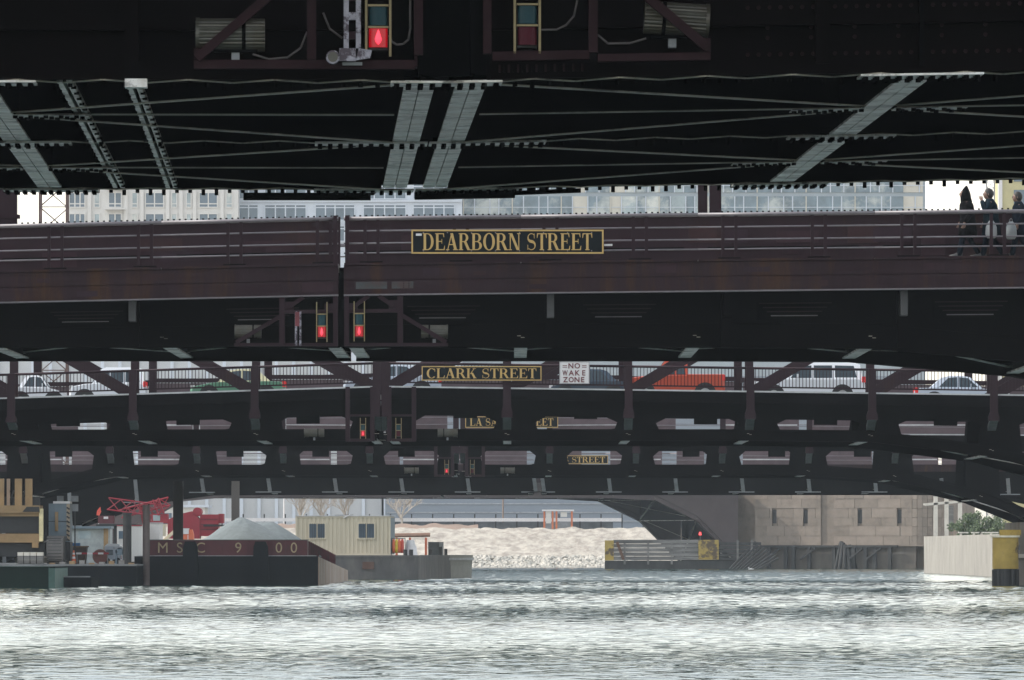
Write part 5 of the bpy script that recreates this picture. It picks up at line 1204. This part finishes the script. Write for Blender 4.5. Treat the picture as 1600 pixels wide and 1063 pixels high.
# ================================================================ traffic on the third bridge
def car(kind, x0, x1, y, z0, paint, label, upper=None, face=-1):
    """side-on vehicle between x0 and x1, nose towards face"""
    L = x1 - x0; t = thing('parked_car', label, 'car', ((x0 + x1) / 2, y, z0), 0 if face < 0 else math.pi, 'traffic on the third bridge')
    if kind == 'sedan':
        lo = [(-.5, .28), (-.5, .55), (-.485, .68), (-.30, .84), (-.20, .88), (.30, .92), (.45, .90), (.495, .80), (.5, .45), (.48, .28)]
        hi = [(-.21, .88), (-.08, 1.36), (.0, 1.42), (.14, 1.41), (.22, 1.34), (.34, .92)]; H = 1.42
        win = [[(-.165, .94), (-.06, 1.32), (.035, 1.36), (.035, .94)], [(.055, .94), (.055, 1.36), (.15, 1.33), (.25, .95)]]
    elif kind == 'suv':
        lo = [(-.5, .36), (-.5, .70), (-.485, .92), (-.30, 1.04), (-.20, 1.06), (.46, 1.06), (.495, .98), (.5, .55), (.49, .36)]
        hi = [(-.20, 1.06), (-.09, 1.64), (-.02, 1.74), (.40, 1.74), (.455, 1.66), (.475, 1.06)]; H = 1.74
        win = [[(-.155, 1.10), (-.07, 1.58), (.03, 1.62), (.03, 1.10)], [(.05, 1.10), (.05, 1.62), (.21, 1.62), (.21, 1.10)], [(.235, 1.12), (.235, 1.62), (.40, 1.60), (.425, 1.12)]]
    else:   # pickup
        lo = [(-.5, .42), (-.5, .78), (-.485, 1.0), (-.30, 1.10), (-.20, 1.12), (.12, 1.12), (.13, 1.18), (.49, 1.18), (.5, .6), (.49, .42)]
        hi = [(-.20, 1.12), (-.10, 1.72), (-.04, 1.82), (.10, 1.82), (.125, 1.76), (.125, 1.12)]; H = 1.8
        win = [[(-.16, 1.16), (-.08, 1.66), (.0, 1.72), (.0, 1.16)], [(.015, 1.16), (.015, 1.72), (.09, 1.72), (.105, 1.16)]]
    W = .9
    P = lambda pts, s=1.0, c=(0, .8): [((c[0] + (a - c[0]) * s) * L, c[1] + (z - c[1]) * s) for a, z in pts]
    def slab(pts, nm, m, ws):
        b = MB(); b.loft([[(x, yy, z) for x, z in P(pts, s)] for yy, s in ws]); return b.build(nm, m, t)
    slab(lo, 'body', paint, ((-W, .955), (-W + .07, 1), (W - .07, 1), (W, .955)))
    slab(hi, 'cabin', upper or paint, ((-W + .2, .965), (-W + .12, .99), (W - .12, .99), (W - .2, .965))) if False else None
    b = MB(); zt = max(z for a, z in hi); zl_ = min(z for a, z in hi); ring = []
    for yy in (-1, 1): ring.append([(a * L, yy * (W - .06 - .22 * (z - zl_) / (zt - zl_)), z) for a, z in hi])
    b.loft(ring); b.build('cabin', upper or paint, t)
    for sgn in (-1, 1):
        for wv in win:
            b = MB(); f = [(a * L, sgn * (W - .05 - .22 * (z - zl_) / (zt - zl_)), z) for a, z in wv]; g_ = [(x, yy - sgn * .03, z) for x, yy, z in f]
            b.loft([f, g_]); b.build('side_window', GLASSD, t)
        b = MB(); b.box(-.10 * L, -.085 * L, sgn * W - .08, sgn * W + .08, zl_ + .05, zl_ + .2); b.build('mirror', upper or paint, t)
        for a in (-.30, .30):
            wz = .33 if kind == 'sedan' else .37
            w_ = MB().cyl((a*L, sgn * (W - .2), wz), (a*L, sgn * (W + .01), wz), wz, 22).build('wheel', TYRE, t)
            MB().cyl((a*L, sgn * (W - .05), wz), (a*L, sgn * (W + .02), wz), wz * .62, 16).build('rim', RIM, w_)
            MB().cyl((a*L, sgn * (W - .25), wz + .02), (a*L, sgn * (W + .003), wz + .02), wz + .08, 22).build('wheel_arch', BLACKP, t)
        zs = .62 if kind == 'sedan' else .85
        MB().box(-.495*L, -.455*L, sgn * (W - .32), sgn * (W - .02), zs, zs + .13).build('headlight', SIGNWH, t)
        MB().box(.47*L, .502*L, sgn * (W - .2), sgn * (W + .006), zs + .06, zs + .3).build('tail_light', TAIL, t)
        for a in (.04, .225 if kind == 'suv' else .2): MB().box(a*L - .01, a*L + .01, sgn * W * .985 - .004, sgn * W * .985 + .004, zs - .3, zl_ - .03).build('door_seam', BLACKP, t)
    if paint is CARG:
        for sgn in (-1, 1): MB().box(-.17*L, .33*L, sgn*W*.955 - .03 if sgn < 0 else sgn*W*.97 - .01, sgn*W*.97 + .01 if sgn < 0 else sgn*W*.955 + .03, .36, .86).build('door_panel', CARC, t)
    # windscreen and rear glass
    (a0, z0_), (a1, z1_) = hi[0], hi[1]
    b = MB(); q = [(a0*L - .015 + .04, -.68, z0_ + .06), (a0*L - .015 + .04, .68, z0_ + .06), (a1*L - .02, .56, z1_ - .03), (a1*L - .02, -.56, z1_ - .03)]
    b.loft([q, [(x - .02, yy, z + .01) for x, yy, z in q]]); b.build('windscreen', GLASSD, t)
    MB().box(-.49*L, .49*L, -W + .12, W - .12, .2, .4).build('underbody', BLACKP, t)
    return t
zc3 = z3(603) - .42
cxp = lambda p, d=331.0: px(p, d)
YD = 330.6
def zat(p): x = cxp(p) - C3; return zc3 + (0.031 if x < 0 else -0.0135) * x
car('sedan', cxp(18), cxp(104), YD, zat(60), CARW, 'white sedan at the left end of the third bridge', face=1)
car('suv', cxp(104), cxp(224), YD + 3.2, zat(160), CARW, 'white sport utility car on the left half of the third bridge')
car('sedan', cxp(299), cxp(447), YD, zat(370), CARG, 'green and cream taxi left of the joint of the third bridge', upper=CARC)
car('sedan', cxp(537), cxp(690), YD, zat(610), CARS, 'silver sedan behind the CLARK STREET sign')
car('sedan', cxp(858), cxp(985), YD + 3.2, zat(920), CARB, 'dark blue sedan right of the NO WAKE ZONE sign')
car('pickup', cxp(975), cxp(1132), YD, zat(1040), CARO, 'bright orange pickup truck on the right half of the third bridge')
car('suv', cxp(1172), cxp(1350), YD, zat(1262), CARW, 'white sport utility car at the right of the third bridge')
car('sedan', cxp(1440), cxp(1590), YD + 6.4, zat(1510), CARS, 'silver sedan mostly hidden behind the diagonals at far right', face=1)

# ================================================================ people on the second bridge
SKIN = mat('skin', (.16, .09, .065), .5, .08, 6)
def person(xp, zf, h, coat, trousers, hair, label, hood=False, hand=None, bag=None, stride=.22, face=-1, longcoat=1.0):
    t = thing('person', label, 'person', (px(xp, D2 + 1.1), D2 + 1.1, zf), 0, 'people walking on the second bridge')
    k = h / 1.72; s = face
    J = {'pel': (0, 0, .95), 'chest': (s*.03, 0, 1.30), 'neck': (s*.045, 0, 1.47), 'head': (s*.075, 0, 1.60), 'crown': (s*.07, 0, 1.70),
         'hl': (0, -.09, .91), 'kl': (s*stride*.6, -.09, .50), 'al': (s*stride, -.09, .09), 'tl': (s*(stride + .17), -.09, .04),
         'hr': (0, .09, .91), 'kr': (-s*stride*.25, .09, .49), 'ar': (-s*(stride + .08), .09, .12), 'tr': (-s*(stride - .08), .09, .04),
         'sl': (s*.03, -.19, 1.40), 'el': (-s*.06, -.24, 1.13), 'wl': (s*.08, -.23, .90), 'sr': (s*.03, .19, 1.40), 'er': (s*.04, .24, 1.13), 'wr': (s*.17, .22, .93)}
    if hand == 'face': J['el'] = (s*.16, -.22, 1.16); J['wl'] = (s*.24, -.10, 1.44)
    R_ = {'pel': .15, 'chest': .17, 'neck': .06, 'head': .10, 'crown': .07, 'hl': .10, 'kl': .065, 'al': .03, 'tl': .015, 'hr': .10, 'kr': .065, 'ar': .03, 'tr': .015, 'sl': .04, 'el': .035, 'wl': .03, 'sr': .04, 'er': .035, 'wr': .03}
    E = [('pel', 'chest'), ('chest', 'neck'), ('neck', 'head'), ('head', 'crown'), ('pel', 'hl'), ('hl', 'kl'), ('kl', 'al'), ('al', 'tl'), ('pel', 'hr'), ('hr', 'kr'), ('kr', 'ar'), ('ar', 'tr'), ('chest', 'sl'), ('sl', 'el'), ('el', 'wl'), ('chest', 'sr'), ('sr', 'er'), ('er', 'wr')]
    names = list(J); co = [tuple(c * k for c in J[n_]) for n_ in names]; ed = [(names.index(a), names.index(b_)) for a, b_ in E]
    for wn_, dirn in (('wl', Vector((s*.3, 0, -.95)) if hand != 'face' else Vector((s*.2, .4, .9))), ('wr', Vector((s*.3, 0, -.95)))):
        base = Vector(co[names.index(wn_)]); side = Vector((1, 0, 0)) if abs(dirn.z) > .5 else Vector((0, 0, 1))
        co.append(tuple(base + dirn * .06)); pi = len(co) - 1; ed.append((names.index(wn_), pi)); names.append('palm' + wn_); R_['palm' + wn_] = .034
        for f_ in range(5):
            off = side * (.028 * (f_ - 1.5)) if f_ < 4 else side * -.06
            co.append(tuple(base + dirn * (.10 if f_ < 4 else .07) + off)); ed.append((pi, len(co) - 1)); nm = 'f%s%d' % (wn_, f_); names.append(nm); R_[nm] = .011
            if f_ < 4: co.append(tuple(base + dirn * (.15 + .012 * (1.5 - abs(f_ - 1.5))) + off + Vector((s*.015, .0, 0)))); ed.append((len(co) - 2, len(co) - 1)); nm += 't'; names.append(nm); R_[nm] = .009
    me = bpy.data.meshes.new('body'); me.from_pydata(co, ed, []); me.materials.append(SKIN)
    o = bpy.data.objects.new('body', me); COL.objects.link(o); o.parent = t
    m1 = o.modifiers.new('skin', 'SKIN'); m1.use_smooth_shade = True
    if not me.skin_vertices: me.attributes  # layer made with the modifier below
    sv = me.skin_vertices[0].data if len(me.skin_vertices) else None
    if sv is None:
        bpy.context.view_layer.objects.active = o; bpy.ops.object.skin_root_mark() if False else None
    if sv is not None:
        for i, n_ in enumerate(names): sv[i].radius = (R_[n_] * k, R_[n_] * k); sv[i].use_root = (n_ == 'pel')
    o.modifiers.new('sub', 'SUBSURF').levels = 1; o.modifiers['sub'].render_levels = 2
    def el(cx_, cz_, rx, ry, n=20, dx_=0): return [((cx_ + rx * math.cos(2*math.pi*i/n)) * k, ry * math.sin(2*math.pi*i/n) * k, cz_ * k) for i in range(n)]
    # trousers, shoes
    for (h_, kn, an, to) in (('hl', 'kl', 'al', 'tl'), ('hr', 'kr', 'ar', 'tr')):
        b = MB(); H_, K_, A_ = (Vector(J[q]) for q in (h_, kn, an)); rings = []
        for c, r_ in ((H_, .118), (H_.lerp(K_, .5), .10), (K_, .082), (K_.lerp(A_, .5), .075), (A_ + Vector((0, 0, -.02)), .07)):
            rings.append([((c.x + r_ * math.cos(a)) * k, (c.y + r_ * math.sin(a)) * k, c.z * k) for a in [i * .5236 for i in range(12)]])
        b.loft(rings); b.build('trouser_leg', trousers, t, smooth=True)
        T_ = Vector(J[to]); b = MB(); b.loft([[((A_.x + (T_.x - A_.x) * f + 0) * k, (A_.y + .05 * w_ * math.cos(a)) * k, max(.0, (.05 + .085 * w2 * math.sin(a))) * k + (T_.z - .04 if True else 0)) for a in [i * .628 for i in range(10)]] for f, w_, w2 in ((-.5, .8, 1), (-.35, 1.1, 1.4), (.25, 1.15, 1.3), (.7, 1.1, .8), (1.35, .8, .5), (1.45, .3, .3))]); b.build('shoe', BLACKP, t, smooth=True)
    # coat with sleeves
    zb = .90 - .32 * longcoat
    b = MB(); b.loft([el(0, zb, .25, .25), el(0, .8, .225, .235), el(.005*s, 1.0, .195, .225), el(.02*s, 1.2, .195, .235), el(.03*s, 1.36, .175, .23), el(.035*s, 1.45, .12, .15), el(.05*s, 1.51, .085, .09)]); b.build('coat', coat, t, smooth=True)
    for (sh, e_, w_) in (('sl', 'el', 'wl'), ('sr', 'er', 'wr')):
        b = MB(); S, E2, W2 = (Vector(J[q]) for q in (sh, e_, w_)); rings = []
        pts_ = [(S, .095), (S.lerp(E2, .5), .085), (E2, .075), (E2.lerp(W2, .5), .066), (W2, .056)]
        for i, (c, r_) in enumerate(pts_):
            dr = (pts_[min(i+1, 4)][0] - pts_[max(i-1, 0)][0]).normalized(); a_ = dr.cross(Vector((0, 1, 0))).normalized(); b_ = a_.cross(dr)
            rings.append([(c + (a_ * math.cos(q) + b_ * math.sin(q)) * r_) * k for q in [j * .628 for j in range(10)]])
        b.loft(rings); b.build('sleeve', coat, t, smooth=True)
    hx = .075 * s
    if hood:
        b = MB(); b.loft([el(.03*s, 1.42, .15, .15), el(.05*s, 1.54, .135, .13), el(.055*s, 1.64, .125, .115), el(.05*s, 1.73, .085, .08), el(.035*s, 1.81, .035, .035), el(.03*s, 1.835, .008, .008)]); b.build('hood', coat, t, smooth=True)
    else:
        b = MB(); b.loft([el(hx - .03*s, 1.52, .07, .085), el(hx - .03*s, 1.60, .105, .10), el(hx - .018*s, 1.68, .115, .10), el(hx - .01*s, 1.74, .085, .075), el(hx, 1.77, .03, .03)]); b.build('hair', hair, t, smooth=True)
    # face
    b = MB(); b.loft([el(hx + .04*s, 1.50, .05, .05, 12), el(hx + .045*s, 1.56, .075, .07, 12), el(hx + .045*s, 1.63, .08, .075, 12), el(hx + .035*s, 1.70, .06, .06, 12)]); b.build('face', SKIN, t, smooth=True)
    b = MB(); b.loft([[((hx + s*(.115 + d_)) * k, y_ * k, z_ * k) for y_, z_ in ((-.015, 1.585), (.015, 1.585), (0, 1.635))] for d_ in (0, .022)]); b.build('nose', SKIN, t)
    for y_ in (-.032, .032): MB().cyl(((hx + s*.112) * k, y_ * k, 1.635 * k), ((hx + s*.125) * k, y_ * k, 1.635 * k), .011, 8).build('eye', BLACKP, t)
    MB().box(min((hx + s*.112) * k, (hx + s*.122) * k), max((hx + s*.112) * k, (hx + s*.122) * k), -.025, .025, 1.553 * k, 1.562 * k).build('mouth', mat('lips', (.25, .10, .09), .5), t)
    for y_ in (-.08, .08): MB().cyl(((hx) * k, y_ * k, 1.61 * k), ((hx + .01) * k, y_ * 1.15 * k, 1.61 * k), .025, 8).build('ear', SKIN, t)
    if bag:
        bo = thing('carrier_bag', bag[1], 'bag', (px(xp, D2 + 1.1) + s*(bag[2]), D2 + .82, zf + .50 * k), 0, 'bags carried on the second bridge')
        MB().loft([[((rx) * math.cos(a), .08 * ry * math.sin(a), z) for a in [i * .524 for i in range(12)]] for z, rx, ry in ((0, .10, .7), (.1, .15, 1.1), (.28, .14, 1), (.38, .10, .5), (.45, .05, .3))]).build('bag', bag[0], bo, smooth=True)
        MB().tube([(-.04, 0, .43), (-.03, 0, .5), (0, 0, .53), (.03, 0, .5), (.04, 0, .43)], .008).build('handle', bag[0], bo)
    return t
zf2 = dz(411) + .011 * 15.3 - .02
BLKC = mat('black_coat', (.0035, .0035, .0045), .9, .5, 9, spec=.05, bump=.6); TEAL = mat('dark_teal_coat', (.006, .013, .018), .9, .5, 9, spec=.05, bump=.6); NAVY = mat('navy_jacket', (.005, .008, .013), .9, .5, 9, spec=.05, bump=.6); JEANS = mat('dark_jeans', (.006, .009, .014), .9, .3, 9, spec=.05, bump=.5); HAIRD = mat('dark_hair', (.010, .008, .007), .6, .3, 9)
person(1512, zf2, 1.74, BLKC, JEANS, HAIRD, 'person in a pointed black hood and long black coat on the second bridge', hood=True, longcoat=1.15)
person(1549, zf2, 1.74, TEAL, JEANS, HAIRD, 'person in a dark teal coat raising a hand to the mouth', hand='face', bag=(mat('white_bag', (.22, .23, .235), .7), 'white carrier bag held by the person in the teal coat', .02))
person(1594, zf2, 1.66, NAVY, JEANS, HAIRD, 'person in a navy jacket at the right edge carrying a grey bag', bag=(mat('grey_bag', (.16, .175, .18), .7), 'pale grey bag held by the person at the right edge', .25))

# ================================================================ rippled river surface in view
import numpy as np
def river_surface():
    rs = np.random.RandomState(5)
    ys = [104.0]
    while ys[-1] < 927: ys.append(ys[-1] + .12 * ys[-1] / 150.0)
    ys = np.array(ys); nu = 360
    u = np.linspace(-1, 1, nu)
    X = u[None, :] * (ys[:, None] * .071 + 4); Y = np.repeat(ys[:, None], nu, 1)
    Z = np.zeros_like(X); S2 = np.zeros((len(ys), 1)); Zc = np.zeros_like(X)
    # short choppy trains with steep, even faces
    fade = np.clip((360 - Y) / 100.0, 0, 1)
    def tri(p): return 2 / np.pi * np.arcsin(.97 * np.sin(p))
    for lam, wt in ((.85, fade), (1.9, 1 - fade)):
        phi = np.zeros_like(X)
        for _ in range(16):
            a = rs.uniform(0, 6.28); q = 2 * np.pi / (rs.uniform(1.6, 7) * lam)
            phi += rs.uniform(.3, .75) * np.sin(q * (X * np.cos(a) + .6 * Y * np.sin(a)) + rs.uniform(0, 6.28))
        Z0 = CHOP * lam / 4 * tri(2 * np.pi * Y / lam + phi)
        Zc = Zc + wt * Z0
    for k in range(70):
        lam = 0.36 * (1.5 / 0.36) ** rs.rand(); th = rs.normal(0.25, .75); kk = 2 * np.pi / lam
        amp = .02 * lam / (2 * np.pi) * rs.uniform(.5, 1.5) * 1.0
        ph = kk * (X * np.sin(th) + Y * np.cos(th)) + rs.uniform(0, 6.28)
        s = np.sin(ph)
        damp = np.clip(2.2 - 2.6 * (np.gradient(ys)[:, None] / lam), 0, 1)
        Z += amp * damp * (s + .2 * np.cos(2 * ph)); S2 += .5 * (amp * kk * damp * np.cos(th)) ** 2
    # patches of livelier and calmer water
    Z *= SLOPE / np.sqrt(np.maximum(S2, 2e-5))
    g = 0.97 + .09 * np.sin(X * .05 + Y * .021 + 1) * np.sin(Y * .047 - X * .03) + .05 * np.sin(Y * .13 + X * .11)
    Z = (Z + Zc) * g
    n = len(ys); co = np.stack([X, Y, Z], -1).reshape(-1, 3).astype(np.float32)
    i = np.arange(n - 1)[:, None] * nu + np.arange(nu - 1)[None, :]
    f = np.stack([i, i + 1, i + nu + 1, i + nu], -1).reshape(-1).astype(np.int32)
    me = bpy.data.meshes.new('river'); nf = (n - 1) * (nu - 1)
    me.vertices.add(len(co)); me.vertices.foreach_set('co', co.ravel()); me.loops.add(nf * 4); me.loops.foreach_set('vertex_index', f)
    me.polygons.add(nf); me.polygons.foreach_set('loop_start', np.arange(nf, dtype=np.int32) * 4); me.polygons.foreach_set('use_smooth', np.ones(nf, dtype=bool))
    me.update(); me.validate(); me.materials.append(WATER)
    o = bpy.data.objects.new('river', me); COL.objects.link(o); structure(o)
CHOP = 0.090
SLOPE = 0.027       # rms slope of the ripples
river_surface()

# ================================================================ haze over the river
hm = bpy.data.materials.new('river_haze'); hm.use_nodes = True; nt = hm.node_tree
nt.nodes.remove(nt.nodes['Principled BSDF'])
pv = nt.nodes.new('ShaderNodeVolumePrincipled'); pv.inputs['Color'].default_value = (.82, .92, 1, 1); pv.inputs['Density'].default_value = HAZE; pv.inputs['Anisotropy'].default_value = .2
nt.links.new(pv.outputs[0], nt.nodes['Material Output'].inputs['Volume'])
hz = MB().box(-420, 420, -310, 1300, -2.5, 79.5).build('haze', hm, kind='stuff'); hz['label'] = 'thin pale haze hanging over the whole river'; hz['category'] = 'haze'
